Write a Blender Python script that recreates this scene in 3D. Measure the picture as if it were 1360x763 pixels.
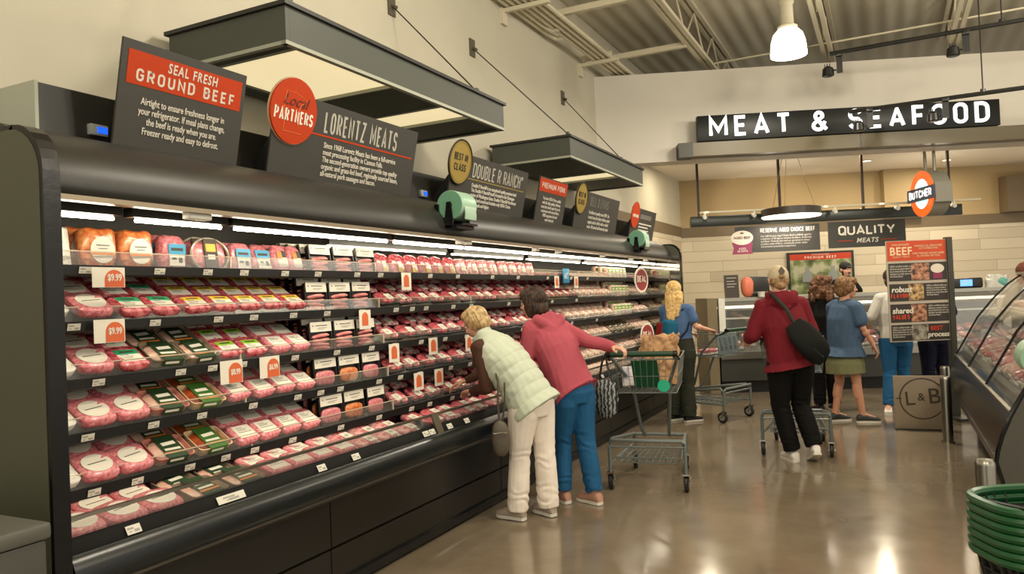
import bpy, bmesh, math, random
import numpy as np
from mathutils import Vector, Matrix, Euler, noise
for o in list(bpy.data.objects): bpy.data.objects.remove(o)
SC = bpy.context.scene; COL = SC.collection
R = math.radians; PI = math.pi
rnd = random.Random(7)
# ------------------------------------------------------------------ camera
cam = bpy.data.cameras.new('camera'); cam.sensor_width = 36; cam.lens = 1005/1360*36; cam.clip_end = 100
co = bpy.data.objects.new('camera', cam); COL.objects.link(co)
rw = ((0.89504514, 0.04483969, 0.44371568), (0.4439975, 0.00401203, -0.89601904), (-0.04195742, 0.99898614, -0.01631777))
m4 = Matrix(rw).to_4x4(); m4.translation = (0, 0, 1.5); co.matrix_world = m4
SC.camera = co
# ------------------------------------------------------------------ light of the store
SC.view_settings.view_transform = 'Standard'; SC.view_settings.look = 'None'
SC.view_settings.exposure = -0.1; SC.view_settings.gamma = 1; SC.view_settings.use_curve_mapping = False
w = bpy.data.worlds.new('store_ambient'); SC.world = w; w.use_nodes = True
w.node_tree.nodes['Background'].inputs[0].default_value = (1.0, 0.915, 0.765, 1)
w.node_tree.nodes['Background'].inputs[1].default_value = 1.22
def area(name, loc, size, power, color=(1, .9, .74), rot=(0, 0, 0), spread=PI, shape='DISK', sy=None):
    l = bpy.data.lights.new(name, 'AREA'); l.shape = shape; l.size = size; l.energy = power; l.color = color; l.spread = spread
    if sy: l.size_y = sy
    o = bpy.data.objects.new(name, l); COL.objects.link(o); o.location = loc; o.rotation_euler = rot; return o
def spot(name, loc, target, power, ang=60, color=(1, .86, .62), blend=.6, radius=.04):
    l = bpy.data.lights.new(name, 'SPOT'); l.energy = power; l.spot_size = R(ang); l.spot_blend = blend; l.color = color; l.shadow_soft_size = radius
    o = bpy.data.objects.new(name, l); COL.objects.link(o); o.location = loc
    d = Vector(target)-Vector(loc); o.rotation_euler = d.to_track_quat('-Z', 'Y').to_euler(); return o
def point(name, loc, power, color=(1, .9, .74), r=.22):
    l = bpy.data.lights.new(name, 'POINT'); l.energy = power; l.color = color; l.shadow_soft_size = r
    o = bpy.data.objects.new(name, l); COL.objects.link(o); o.location = loc; return o
for i, (x, y) in enumerate(((-0.9, 4.2), (-0.9, -0.8), (2.6, 9.3), (2.6, 4.2), (2.6, -0.8), (5.5, 6.5))):   # the rest of the store's high-bay lamps
    point('high_bay_light', (x, y, 4.2), 210)
# ------------------------------------------------------------------ helpers
MATS = {}
def M(name, col=(.5, .5, .5), rough=.5, metal=0., spec=.5, emit=0., ecol=None, var=0., vscale=8., bump=0., bscale=60., alpha=1., col2=None, trans=0., coat=0., detail=4.):
    """principled material; col in sRGB 0-1; col2 mixes in by noise"""
    if name in MATS: return MATS[name]
    lin = lambda c: tuple(((v/12.92) if v <= .04045 else ((v+.055)/1.055)**2.4) for v in c)
    m = bpy.data.materials.new(name); m.use_nodes = True; nt = m.node_tree; b = nt.nodes['Principled BSDF']
    c = lin(col); b.inputs['Base Color'].default_value = (*c, 1); b.inputs['Roughness'].default_value = rough; b.inputs['Metallic'].default_value = metal
    b.inputs['Specular IOR Level'].default_value = spec
    if coat: b.inputs['Coat Weight'].default_value = coat; b.inputs['Coat Roughness'].default_value = .12
    if emit: b.inputs['Emission Color'].default_value = (*lin(ecol or col), 1); b.inputs['Emission Strength'].default_value = emit
    if alpha < 1: b.inputs['Alpha'].default_value = alpha
    if trans: b.inputs['Transmission Weight'].default_value = trans
    if var or col2 or bump:
        tc = nt.nodes.new('ShaderNodeTexCoord')
    if var or col2:
        n = nt.nodes.new('ShaderNodeTexNoise'); n.inputs['Scale'].default_value = vscale; n.inputs['Detail'].default_value = detail
        nt.links.new(tc.outputs['Object'], n.inputs['Vector'])
        r = nt.nodes.new('ShaderNodeValToRGB'); r.color_ramp.elements[0].position = .38; r.color_ramp.elements[1].position = .62
        a2 = lin(col2) if col2 else tuple(min(1, v*(1+var)) for v in c)
        a1 = c if col2 else tuple(v*(1-var) for v in c)
        r.color_ramp.elements[0].color = (*a1, 1); r.color_ramp.elements[1].color = (*a2, 1)
        nt.links.new(n.outputs['Fac'], r.inputs['Fac']); nt.links.new(r.outputs['Color'], b.inputs['Base Color'])
    if bump:
        n2 = nt.nodes.new('ShaderNodeTexNoise'); n2.inputs['Scale'].default_value = bscale; n2.inputs['Detail'].default_value = 3
        nt.links.new(tc.outputs['Object'], n2.inputs['Vector'])
        bp = nt.nodes.new('ShaderNodeBump'); bp.inputs['Strength'].default_value = bump; bp.inputs['Distance'].default_value = .01
        nt.links.new(n2.outputs['Fac'], bp.inputs['Height']); nt.links.new(bp.outputs['Normal'], b.inputs['Normal'])
    MATS[name] = m; return m
def clear_mat(name, col, opacity, rough=.05, gl=.12):
    """thin clear sheet: mostly see-through, a little tint and gloss"""
    if name in MATS: return MATS[name]
    m = bpy.data.materials.new(name); m.use_nodes = True; nt = m.node_tree; nt.nodes.remove(nt.nodes['Principled BSDF'])
    out = nt.nodes['Material Output']; t = nt.nodes.new('ShaderNodeBsdfTransparent'); d = nt.nodes.new('ShaderNodeBsdfDiffuse'); g = nt.nodes.new('ShaderNodeBsdfGlossy')
    d.inputs[0].default_value = (*col, 1); g.inputs['Roughness'].default_value = rough
    m1 = nt.nodes.new('ShaderNodeMixShader'); m2 = nt.nodes.new('ShaderNodeMixShader'); m1.inputs[0].default_value = opacity
    nt.links.new(t.outputs[0], m1.inputs[1]); nt.links.new(d.outputs[0], m1.inputs[2])
    f = nt.nodes.new('ShaderNodeFresnel'); f.inputs[0].default_value = 1.45
    mu = nt.nodes.new('ShaderNodeMath'); mu.operation = 'MULTIPLY_ADD'; mu.inputs[1].default_value = .35; mu.inputs[2].default_value = gl*.2
    nt.links.new(f.outputs[0], mu.inputs[0]); nt.links.new(mu.outputs[0], m2.inputs[0])
    nt.links.new(m1.outputs[0], m2.inputs[1]); nt.links.new(g.outputs[0], m2.inputs[2]); nt.links.new(m2.outputs[0], out.inputs[0])
    MATS[name] = m; return m
V = Vector
class MB:
    """collects shapes; build() links them as ONE mesh object"""
    def __init__(s): s.v = []; s.f = []; s.mi = []; s.sm = []; s.cur = 0; s.smooth = False
    def add(s, vs, fs, smooth=None):
        o = len(s.v); s.v += [tuple(v) for v in vs]
        for f in fs: s.f.append([o+i for i in f]); s.mi.append(s.cur); s.sm.append(s.smooth if smooth is None else smooth)
        return s
    def mat(s, i): s.cur = i; return s
    def box(s, c, d, rot=None):
        x, y, z = (k/2 for k in d); vs = [V((a*x, b*y, e*z)) for a in (-1, 1) for b in (-1, 1) for e in (-1, 1)]
        if rot: m = Euler(rot).to_matrix(); vs = [m @ v for v in vs]
        vs = [v+V(c) for v in vs]
        return s.add(vs, [(0, 1, 3, 2), (4, 6, 7, 5), (0, 4, 5, 1), (2, 3, 7, 6), (0, 2, 6, 4), (1, 5, 7, 3)], False)
    def bx(s, x0, x1, y0, y1, z0, z1): return s.box(((x0+x1)/2, (y0+y1)/2, (z0+z1)/2), (abs(x1-x0), abs(y1-y0), abs(z1-z0)))
    def rbox(s, c, d, r=.01, seg=2, rot=None):
        bm = bmesh.new(); bmesh.ops.create_cube(bm, size=1)
        for v in bm.verts: v.co = V((v.co.x*d[0], v.co.y*d[1], v.co.z*d[2]))
        bmesh.ops.bevel(bm, geom=list(bm.edges), offset=min(r, min(d)*.49), segments=seg, affect='EDGES', profile=.5)
        m = Euler(rot).to_matrix() if rot else Matrix.Identity(3)
        bm.verts.index_update(); s.add([m @ v.co+V(c) for v in bm.verts], [[v.index for v in f.verts] for f in bm.faces], True); bm.free(); return s
    def loft(s, rings, closed=True, smooth=True):
        """rings: lists of equal length; capped"""
        n = len(rings[0]); vs = [p for r in rings for p in r]; fs = []
        for i in range(len(rings)-1):
            for j in range(n):
                k = (j+1) % n; fs.append((i*n+j, i*n+k, (i+1)*n+k, (i+1)*n+j))
        if closed: fs.append(tuple(reversed(range(n)))); fs.append(tuple((len(rings)-1)*n+j for j in range(n)))
        return s.add(vs, fs, smooth)
    def tube(s, pts, r, n=8, closed=False):
        pts = [V(p) for p in pts]; rr = r if isinstance(r, (list, tuple)) else [r]*len(pts); rings = []
        ref = None
        for i, p in enumerate(pts):
            a = pts[i-1] if i else pts[i]; b = pts[i+1] if i < len(pts)-1 else pts[i]
            if closed: a = pts[i-1]; b = pts[(i+1) % len(pts)]
            t = (b-a).normalized()
            if ref is None: ref = V((0, 0, 1)) if abs(t.z) < .9 else V((1, 0, 0))
            u = (ref-t*ref.dot(t))
            if u.length < 1e-4: u = t.orthogonal()
            u.normalize(); w_ = t.cross(u); ref = u
            rings.append([p+(u*math.cos(2*PI*k/n)+w_*math.sin(2*PI*k/n))*rr[i] for k in range(n)])
        if closed: rings.append(rings[0]); return s.loft(rings, closed=False)
        return s.loft(rings)
    def cyl(s, a, b, r, n=16, r2=None): return s.tube([a, b], [r, r if r2 is None else r2], n)
    def lathe(s, prof, c=(0, 0, 0), n=24, axis='z'):
        rings = []
        for r_, h in prof:
            ring = []
            for k in range(n):
                a = 2*PI*k/n; p = V((r_*math.cos(a), r_*math.sin(a), h))
                if axis == 'y': p = V((p.x, p.z, p.y))
                if axis == 'x': p = V((p.z, p.x, p.y))
                ring.append(p+V(c))
            rings.append(ring)
        return s.loft(rings, closed=prof[0] != prof[-1])
    def prism(s, poly, a0, a1, axis='y', smooth=False):
        """2D polygon extruded along axis: 'y' poly=(x,z); 'x' poly=(y,z); 'z' poly=(x,y)"""
        f = {'y': lambda p, a: (p[0], a, p[1]), 'x': lambda p, a: (a, p[0], p[1]), 'z': lambda p, a: (p[0], p[1], a)}[axis]
        n = len(poly); vs = [f(p, a0) for p in poly]+[f(p, a1) for p in poly]
        o = len(s.v); s.add(vs, [tuple(range(n)), tuple(reversed(range(n, 2*n)))], False)
        fs = [(j, (j+1) % n, n+(j+1) % n, n+j) for j in range(n)]
        for q in fs: s.f.append([o+i for i in q]); s.mi.append(s.cur); s.sm.append(smooth)
        return s
    def ell(s, c, r, rot=None, nu=16, nv=10):
        m = rot if isinstance(rot, Matrix) else (Euler(rot).to_matrix() if rot else Matrix.Identity(3)); c = V(c)
        if not isinstance(r, (tuple, list)): r = (r, r, r)
        vs = [c+m @ V((0, 0, -r[2]))]
        for i in range(1, nv):
            t = -PI/2+PI*i/nv
            for j in range(nu):
                a = 2*PI*j/nu; vs.append(c+m @ V((r[0]*math.cos(t)*math.cos(a), r[1]*math.cos(t)*math.sin(a), r[2]*math.sin(t))))
        vs.append(c+m @ V((0, 0, r[2]))); last = len(vs)-1; fs = [(0, 1+(j+1) % nu, 1+j) for j in range(nu)]
        for i in range(nv-2):
            for j in range(nu): fs.append((1+i*nu+j, 1+i*nu+(j+1) % nu, 1+(i+1)*nu+(j+1) % nu, 1+(i+1)*nu+j))
        fs += [(last, 1+(nv-2)*nu+j, 1+(nv-2)*nu+(j+1) % nu) for j in range(nu)]
        return s.add(vs, fs, True)
    def cap(s, a, b, ra, rb=None, n=12):
        """tapered capsule"""
        rb = ra if rb is None else rb; a = V(a); b = V(b); d = (b-a); L = d.length
        if L < 1e-5: return s.ell(a, ra)
        d /= L; u = d.orthogonal().normalized(); w_ = d.cross(u); rings = []
        for k in range(1, 4): t = PI/2*(1-k/3); rings.append((a-d*ra*math.sin(t), ra*math.cos(t)))
        for k in range(0, 3): t = PI/2*k/3; rings.append((b+d*rb*math.sin(t), rb*math.cos(t)))
        rr = [[p+(u*math.cos(2*PI*k/n)+w_*math.sin(2*PI*k/n))*max(q, 1e-4) for k in range(n)] for p, q in rings]
        return s.loft(rr)
    def mesh(s, name, mats):
        me = bpy.data.meshes.new(name); me.from_pydata(s.v, [], s.f)
        for m in (mats if isinstance(mats, (list, tuple)) else [mats]): me.materials.append(m)
        me.polygons.foreach_set('material_index', s.mi); me.polygons.foreach_set('use_smooth', s.sm)
        bm = bmesh.new(); bm.from_mesh(me); bmesh.ops.recalc_face_normals(bm, faces=bm.faces); bm.to_mesh(me); bm.free()
        me.update(); me.set_sharp_from_angle(angle=R(42)); return me
    def build(s, name, mats, parent=None, loc=None, rot=None):
        o = bpy.data.objects.new(name, s.mesh(name, mats)); COL.objects.link(o)
        if parent: o.parent = parent
        if loc: o.location = loc
        if rot: o.rotation_euler = rot
        return o
    def blob(s, name, mat, parent, voxel=.006, smooth=2, disp=None):
        """one continuous skin over everything collected"""
        o = s.build(name, mat, parent)
        md = o.modifiers.new('r', 'REMESH'); md.mode = 'VOXEL'; md.voxel_size = voxel; md.use_smooth_shade = True
        if smooth: sm_ = o.modifiers.new('s', 'SMOOTH'); sm_.iterations = smooth; sm_.factor = .5
        dg = bpy.context.evaluated_depsgraph_get(); dg.update()
        me = bpy.data.meshes.new_from_object(o.evaluated_get(dg)); o.modifiers.clear()
        old = o.data; o.data = me; bpy.data.meshes.remove(old); me.name = name
        me.materials.clear(); me.materials.append(mat) if not isinstance(mat, list) else [me.materials.append(q) for q in mat]
        me.polygons.foreach_set('material_index', [0]*len(me.polygons)); me.polygons.foreach_set('use_smooth', [True]*len(me.polygons))
        if disp:
            n = len(me.vertices); cs = np.empty(n*3); ns = np.empty(n*3); me.vertices.foreach_get('co', cs); me.vertices.foreach_get('normal', ns)
            cs = cs.reshape(-1, 3); ns = ns.reshape(-1, 3)
            dd = np.array([disp(V(c), V(q)) for c, q in zip(cs, ns)]); me.vertices.foreach_set('co', (cs+ns*dd[:, None]).ravel()); me.update()
        return o
def tag(o, label=None, cat=None, group=None, kind=None):
    if label: o['label'] = label
    if cat: o['category'] = cat
    if group: o['group'] = group
    if kind: o['kind'] = kind
    return o
def thing(name, label, cat, loc=(0, 0, 0), rz=0, group=None, rot=None):
    o = bpy.data.objects.new(name, None); COL.objects.link(o); o.empty_display_size = .05
    o.location = loc; o.rotation_euler = rot or (0, 0, rz); return tag(o, label, cat, group)
def struct(name, mb, mats): return tag(mb.build(name, mats), kind='structure')
def dup(root, loc, rot, label, group=None):
    r = root.copy(); COL.objects.link(r); r.location = loc; r.rotation_euler = rot; r['label'] = label
    if group: r['group'] = group
    for ch in KIDS[root.name]:
        c = ch[0].copy(); COL.objects.link(c); c.parent = r
        for g in ch[1]:
            d = g.copy(); COL.objects.link(d); d.parent = c
    return r
KIDS = {}
def note(root):
    KIDS[root.name] = [(c, list(c.children)) for c in root.children]; return root
TXT = {}
def txt(name, body, size, mat, parent, loc, rot=(PI/2, 0, 0), align='LEFT', sx=1., shear=0., gap=1., bold=0., line=1., ext=.0012, va='TOP_BASELINE'):
    """lettering as a thin solid; faces local -y when rot is the default"""
    cu = bpy.data.curves.new(name, 'FONT'); cu.body = body; cu.size = size; cu.align_x = align; cu.align_y = va; cu.shear = shear
    cu.space_character = gap; cu.space_line = line; cu.offset = bold; cu.extrude = ext; cu.resolution_u = 3
    t = bpy.data.objects.new(name, cu); COL.objects.link(t)
    dg = bpy.context.evaluated_depsgraph_get(); dg.update()
    me = bpy.data.meshes.new_from_object(t.evaluated_get(dg)); bpy.data.objects.remove(t); bpy.data.curves.remove(cu)
    me.materials.clear(); me.materials.append(mat)
    o = bpy.data.objects.new(name, me); COL.objects.link(o); o.parent = parent; o.location = loc; o.rotation_euler = rot; o.scale = (sx, 1, 1); return o
def _arc(cx, cz, rx, rz, a0, a1, n=8): return [(cx+rx*math.cos(R(a0+(a1-a0)*i/n)), cz+rz*math.sin(R(a0+(a1-a0)*i/n))) for i in range(n+1)]
def _rr(w_, z0=0., z1=1., r=.24): return _arc(w_-r, z1-r, r, r, 0, 90)+_arc(r, z1-r, r, r, 90, 180)+_arc(r, z0+r, r, r, 180, 270)+_arc(w_-r, z0+r, r, r, 270, 360)+[(w_, z1-r)]
_b = .5
GLY = {'A': (.58, [[(0, 0), (.29, 1), (.58, 0)], [(.1, .28), (.48, .28)]]), 'B': (.5, [[(0, 0), (0, 1), (.28, 1)]+_arc(.28, .77, .2, .23, 90, -90)+[(0, .54)], [(.28, .54)]+_arc(.26, .27, .24, .27, 90, -90)+[(0, 0)]]),
  'C': (.5, [_arc(.25, .73, .25, .27, 10, 180)+_arc(.25, .27, .25, .27, 180, 350)]), 'D': (.5, [[(0, 0), (0, 1), (.22, 1)]+_arc(.24, .72, .27, .28, 90, 0)+_arc(.24, .28, .27, .28, 0, -90)+[(0, 0)]]),
  'E': (.44, [[(.44, 1), (0, 1), (0, 0), (.44, 0)], [(0, .52), (.38, .52)]]), 'F': (.44, [[(.44, 1), (0, 1), (0, 0)], [(0, .5), (.38, .5)]]), 'G': (.5, [_arc(.25, .73, .25, .27, 10, 180)+_arc(.25, .27, .25, .27, 180, 360)+[(.5, .48), (.28, .48)]]),
  'H': (.5, [[(0, 0), (0, 1)], [(.5, 0), (.5, 1)], [(0, .52), (.5, .52)]]), 'I': (.0, [[(0, 0), (0, 1)]]), 'K': (.5, [[(0, 0), (0, 1)], [(.5, 1), (.02, .42)], [(.16, .6), (.52, 0)]]), 'L': (.42, [[(0, 1), (0, 0), (.42, 0)]]),
  'M': (.74, [[(0, 0), (0, 1), (.37, .28), (.74, 1), (.74, 0)]]), 'N': (.54, [[(0, 0), (0, 1), (.54, 0), (.54, 1)]]), 'O': (.5, [_rr(.5)]), 'P': (.5, [[(0, 0), (0, 1), (.28, 1)]+_arc(.26, .74, .24, .26, 90, -90)+[(0, .48)]]),
  'Q': (.5, [_rr(.5), [(.3, .22), (.55, -.08)]]), 'R': (.5, [[(0, 0), (0, 1), (.28, 1)]+_arc(.26, .74, .24, .26, 90, -90)+[(0, .48)], [(.27, .48), (.52, 0)]]),
  'S': (.5, [_arc(.25, .75, .24, .25, 15, 180)+_arc(.25, .75, .24, .25, 180, 260, 5)[1:]+_arc(.25, .26, .25, .26, 75, 0)+_arc(.25, .26, .25, .26, 0, -165)]), 'T': (.54, [[(0, 1), (.54, 1)], [(.27, 1), (.27, 0)]]),
  'U': (.5, [[(0, 1)]+_arc(.25, .26, .25, .26, 180, 360)+[(.5, 1)]]), 'V': (.56, [[(0, 1), (.28, 0), (.56, 1)]]), 'W': (.8, [[(0, 1), (.2, 0), (.4, .8), (.6, 0), (.8, 1)]]), 'Y': (.56, [[(0, 1), (.28, .45), (.56, 1)], [(.28, .45), (.28, 0)]]),
  'J': (.4, [[(.4, 1)]+_arc(.2, .22, .2, .22, 0, -170)]), 'Z': (.5, [[(0, 1), (.5, 1), (0, 0), (.5, 0)]]), '&': (.6, [[(.62, 0), (.14, .66)]+_arc(.28, .8, .17, .2, 190, -20)+[(.1, .42)]+_arc(.24, .23, .24, .23, 140, 300)+[(.56, .46)]]), '\u00ae': (.2, [_arc(.1, .88, .1, .1, 0, 360)]), ' ': (.16, [])}
def ribbon(mb, pts, th, y0, y1):
    n = len(pts); P_ = [V((p[0], p[1])) for p in pts]; L, Rr = [], []; cl = (P_[0]-P_[-1]).length < 1e-4
    for i in range(n):
        a = P_[i]-P_[i-1] if i else (P_[0]-P_[-2] if cl else P_[1]-P_[0]); c = P_[i+1]-P_[i] if i < n-1 else (P_[1]-P_[0] if cl else P_[-1]-P_[-2])
        if a.length < 1e-6: a = c
        if c.length < 1e-6: c = a
        na, nc = V((-a.y, a.x)).normalized(), V((-c.y, c.x)).normalized(); m = na+nc
        m = m/m.length if m.length > 1e-4 else na; q = m*(th/2/max(.45, m.dot(na))); L.append(P_[i]+q); Rr.append(P_[i]-q)
    vs = [(p.x, y, p.y) for y in (y0, y1) for s_ in (L, Rr) for p in s_]; fs = []
    for i in range(n-1): fs += [(i, i+1, n+i+1, n+i), (2*n+i, 3*n+i, 3*n+i+1, 2*n+i+1), (i, 2*n+i, 2*n+i+1, i+1), (n+i, n+i+1, 3*n+i+1, 3*n+i)]
    fs += [(0, n, 3*n, 2*n), (n-1, 3*n-1, 4*n-1, 2*n-1)]; mb.add(vs, fs, False)
def caps(parent, name, text, h, th, x, z, mat, fit=None, gap=.2, sx=1., align='LEFT', y=-.0022, dep=.0018, each=False):
    """capital lettering in a plain signmaker's hand; fit = total width; faces local -y"""
    while True:
        W = [GLY[c][0]*h*sx+th for c in text]; tot = sum(W)
        if not fit or (fit-tot)/(len(text)-1) > h*.10 or sx < .3: break
        sx *= .96
    g = (fit-tot)/(len(text)-1) if fit else gap*h*sx
    tw = tot+g*(len(text)-1); x0 = x-(tw if align == 'RIGHT' else tw/2 if align == 'CENTER' else 0); mb = MB(); out = []
    for c, w_ in zip(text, W):
        for pl_ in GLY[c][1]: ribbon(mb, [(x0+th/2+p[0]*h*sx, z+th/2+p[1]*(h-th)) for p in pl_], th, y, y+dep)
        if each and GLY[c][1]: out.append(mb.build(name, mat, parent)); mb = MB()
        x0 += w_+g
    return out if each else mb.build(name, mat, parent)
BO = V((-4.8809, 9.8562, 0)); BA = R(22.4); BD = V((math.cos(BA), math.sin(BA), 0)); BN = V((-math.sin(BA), math.cos(BA), 0))
def BF(s_, w_, z=0): return BO+BD*s_+BN*w_+V((0, 0, z))      # the meat department's own axes: along its front, behind it, up
ORD = ['first', 'second', 'third', 'fourth', 'fifth', 'sixth', 'seventh', 'eighth', 'ninth', 'tenth', 'eleventh', 'twelfth', 'thirteenth', 'fourteenth', 'fifteenth', 'sixteenth', 'seventeenth', 'eighteenth', 'nineteenth', 'twentieth']+['%dth' % k for k in range(21, 60)]
# ------------------------------------------------------------------ materials shared
white_paint = M('cream_paint', (.725, .705, .63), .7, var=.03, vscale=1.5)
fascia_paint = M('fascia_paint', (.78, .76, .71), .7, var=.02, vscale=1.)
tan_paint = M('tan_paint', (.67, .585, .43), .7)
brown_paint = M('brown_paint', (.42, .36, .27), .6)
black_metal = M('black_metal', (.10, .10, .09), .35)
black_gloss = M('black_gloss', (.035, .038, .038), .25, spec=.35, bump=.06, bscale=25)
charcoal = M('charcoal_metal', (.135, .133, .115), .42, bump=.03, bscale=200)
grey_panel = M('grey_green_panel', (.27, .275, .215), .5, bump=.05, bscale=300)
steel = M('brushed_steel', (.62, .61, .57), .3, 1., bump=.04, bscale=90)
chrome = M('chrome', (.75, .74, .70), .15, 1.)
white_plastic = M('white_plastic', (.86, .86, .82), .4)
paper_white = M('paper_white', (.88, .86, .80), .6)
sign_grey = M('sign_grey', (.19, .182, .16), .55)
sign_text = M('sign_text', (.80, .78, .73), .6)
orange = M('sign_orange', (.69, .215, .03), .55, spec=.2)
gold = M('sign_gold', (.57, .48, .18), .5)
beige_metal = M('painted_beige_metal', (.78, .75, .65), .55)
# ------------------------------------------------------------------ floor
def floor_mat():
    m = M('polished_concrete', (.5, .44, .35), .16); nt = m.node_tree; b = nt.nodes['Principled BSDF']
    tc = nt.nodes.new('ShaderNodeTexCoord'); n = nt.nodes.new('ShaderNodeTexNoise'); n.inputs['Scale'].default_value = 1.1; n.inputs['Detail'].default_value = 8; n.inputs['Roughness'].default_value = .65
    nt.links.new(tc.outputs['Object'], n.inputs['Vector'])
    r = nt.nodes.new('ShaderNodeValToRGB'); e = r.color_ramp.elements; e[0].position = .3; e[1].position = .72
    e[0].color = (.145, .110, .070, 1); e[1].color = (.255, .205, .142, 1)
    nt.links.new(n.outputs['Fac'], r.inputs['Fac']); nt.links.new(r.outputs['Color'], b.inputs['Base Color'])
    n2 = nt.nodes.new('ShaderNodeTexNoise'); n2.inputs['Scale'].default_value = 5; n2.inputs['Detail'].default_value = 5; nt.links.new(tc.outputs['Object'], n2.inputs['Vector'])
    r2 = nt.nodes.new('ShaderNodeMapRange'); r2.inputs['To Min'].default_value = .08; r2.inputs['To Max'].default_value = .2
    nt.links.new(n2.outputs['Fac'], r2.inputs['Value']); nt.links.new(r2.outputs[0], b.inputs['Roughness'])
    b.inputs['Specular IOR Level'].default_value = .85
    return m
f = MB(); f.bx(-5.2, 10, -5, 21, -.1, 0); struct('floor', f, floor_mat())
# saw-cut joints of the concrete slab
g = MB(); g.bx(-2.4, 8, 9.95, 9.96, .0002, .0012); struct('trim_1', g, M('joint_line', (.27, .24, .19), .6))
# ------------------------------------------------------------------ walls
wl = MB(); wl.bx(-3.95, -3.7, -5, 17.5, 2.62, 5.6); wl.bx(-3.95, -3.7, -5, 10.2, 0, 2.62); struct('wall_left', wl, white_paint)
def tile_mat():
    m = M('stacked_stone_tile', (.72, .67, .55), .6); nt = m.node_tree; b = nt.nodes['Principled BSDF']
    tc = nt.nodes.new('ShaderNodeTexCoord'); mp = nt.nodes.new('ShaderNodeMapping'); mp.inputs['Rotation'].default_value = (PI/2, 0, 0)
    nt.links.new(tc.outputs['Object'], mp.inputs['Vector'])
    br = nt.nodes.new('ShaderNodeTexBrick'); br.inputs['Scale'].default_value = 1; br.inputs['Brick Width'].default_value = 1.5; br.inputs['Row Height'].default_value = .21
    br.inputs['Mortar Size'].default_value = .004; br.inputs['Bias'].default_value = -.25; br.offset = .35; br.offset_frequency = 2; br.squash = .62; br.squash_frequency = 3
    br.inputs['Color1'].default_value = (.62, .55, .42, 1); br.inputs['Color2'].default_value = (.42, .36, .26, 1); br.inputs['Mortar'].default_value = (.40, .34, .24, 1)
    nt.links.new(mp.outputs[0], br.inputs['Vector']); nt.links.new(br.outputs['Color'], b.inputs['Base Color'])
    bp = nt.nodes.new('ShaderNodeBump'); bp.inputs['Strength'].default_value = .8; bp.inputs['Distance'].default_value = .02; nt.links.new(br.outputs['Fac'], bp.inputs['Height']); bp.invert = True
    nt.links.new(bp.outputs['Normal'], b.inputs['Normal']); return m
tile = tile_mat()
def wall_piece(name, s0, s1, w0, w1, z0, z1, mat):
    q = MB(); q.bx(s0, s1, w0, w1, z0, z1); o = q.build(name, mat); o.location = BO; o.rotation_euler = (0, 0, BA); return tag(o, kind='structure')
q = MB(); q.bx(0, 7, 0, .25, 0, 2.62); o = q.build('wall_left.001', tile, loc=(-3.7, 10.2, 0), rot=(0, 0, PI/2)); tag(o, kind='structure')
q = MB(); q.bx(-3.95, -3.69, 10.7, 17, 2.62, 2.82); struct('trim_2', q, brown_paint)
wall_piece('wall_back', 2.6, 16, 4.6, 4.85, 2.8, 4.2, tan_paint)
wall_piece('trim_3', 2.6, 16, 4.59, 4.85, 2.6, 2.8, brown_paint)
wall_piece('wall_back.001', 2.6, 16, 4.6, 4.85, 0, 2.6, tile)
wall_piece('wall_back.002', 7.15, 7.9, 4.45, 4.6, 2.8, 3.78, tan_paint)
wall_piece('wall_back.003', 9.4, 16, 4.3, 4.6, 2.8, 3.5, brown_paint)
wall_piece('wall_fascia', 1.3, 16, .11, .4, 3.44, 4.70, fascia_paint)
wall_piece('ceiling_soffit', 1.3, 16, .4, 4.7, 3.76, 3.9, M('soffit_paint', (.90, .87, .81), .7))
# fascia's rounded lower nose
wall_piece('trim_4', 1.3, 16, .1, .42, 3.40, 3.44, fascia_paint)
# ------------------------------------------------------------------ roof deck (corrugated) and joists
dk = MB(); pts = []
x = -3.95
while x < 10:
    pts += [(x, 5.42), (x+.09, 5.42), (x+.12, 5.433), (x+.21, 5.433)]; x += .24
dk.prism(pts+[(x, 5.55), (-3.95, 5.55)], -5, 21, 'y'); struct('ceiling', dk, M('roof_deck_paint', (.76, .735, .66), .7))
def joist(x):
    j = thing('roof_joist', {-3.85: '', -2.24: 'steel bar joist nearest the left wall, running along the ceiling', -.62: 'steel bar joist just right of the bright high-bay lamp', 1.0: 'rightmost steel bar joist, over the dark track with spotlights'}[x], 'joist', (x, 0, 4.85), group='steel bar joists under the roof deck')
    b = MB()
    for s_ in (-1, 1): b.bx(s_*.02, s_*.075, -5, 14, 0, .05)
    b.build('bottom_chord', beige_metal, j)
    b = MB()
    for s_ in (-1, 1): b.bx(s_*.02, s_*.075, -5, 14, .52, .57)
    b.build('top_chord', beige_metal, j)
    b = MB(); y = -5; k = 0
    while y < 13.5: b.cyl((0, y, .03 if k % 2 else .54), (0, y+.6, .54 if k % 2 else .03), .014, 6); y += .6; k += 1
    b.build('web_bars', beige_metal, j)
for x in (-2.24, -.62, 1.0): joist(x)
for y, nm in ((8.3, 'nearer'), (10.28, 'farther')):
    b = MB(); b.bx(-3.72, -2.3, y-.035, y+.035, 4.83, 4.9); tag(b.build('bracing_bar', beige_metal), f'{nm} of two beige bars bridging left wall and first joist', 'bar', 'bracing bars between the wall and joist')
b = MB(); b.cyl((-2.2, 11.6, 4.93), (7, 11.4, 4.93), .014, 6); tag(b.build('bracing_rod', beige_metal), 'long thin beige rod crossing under the joists above the white fascia', 'rod')
b = MB(); b.cyl((-2.2, 8.2, 4.95), (7, 8.0, 4.95), .014, 6); tag(b.build('bracing_rod', beige_metal), 'thin beige rod crossing the joists behind the high-bay lamp stem', 'rod')
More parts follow.
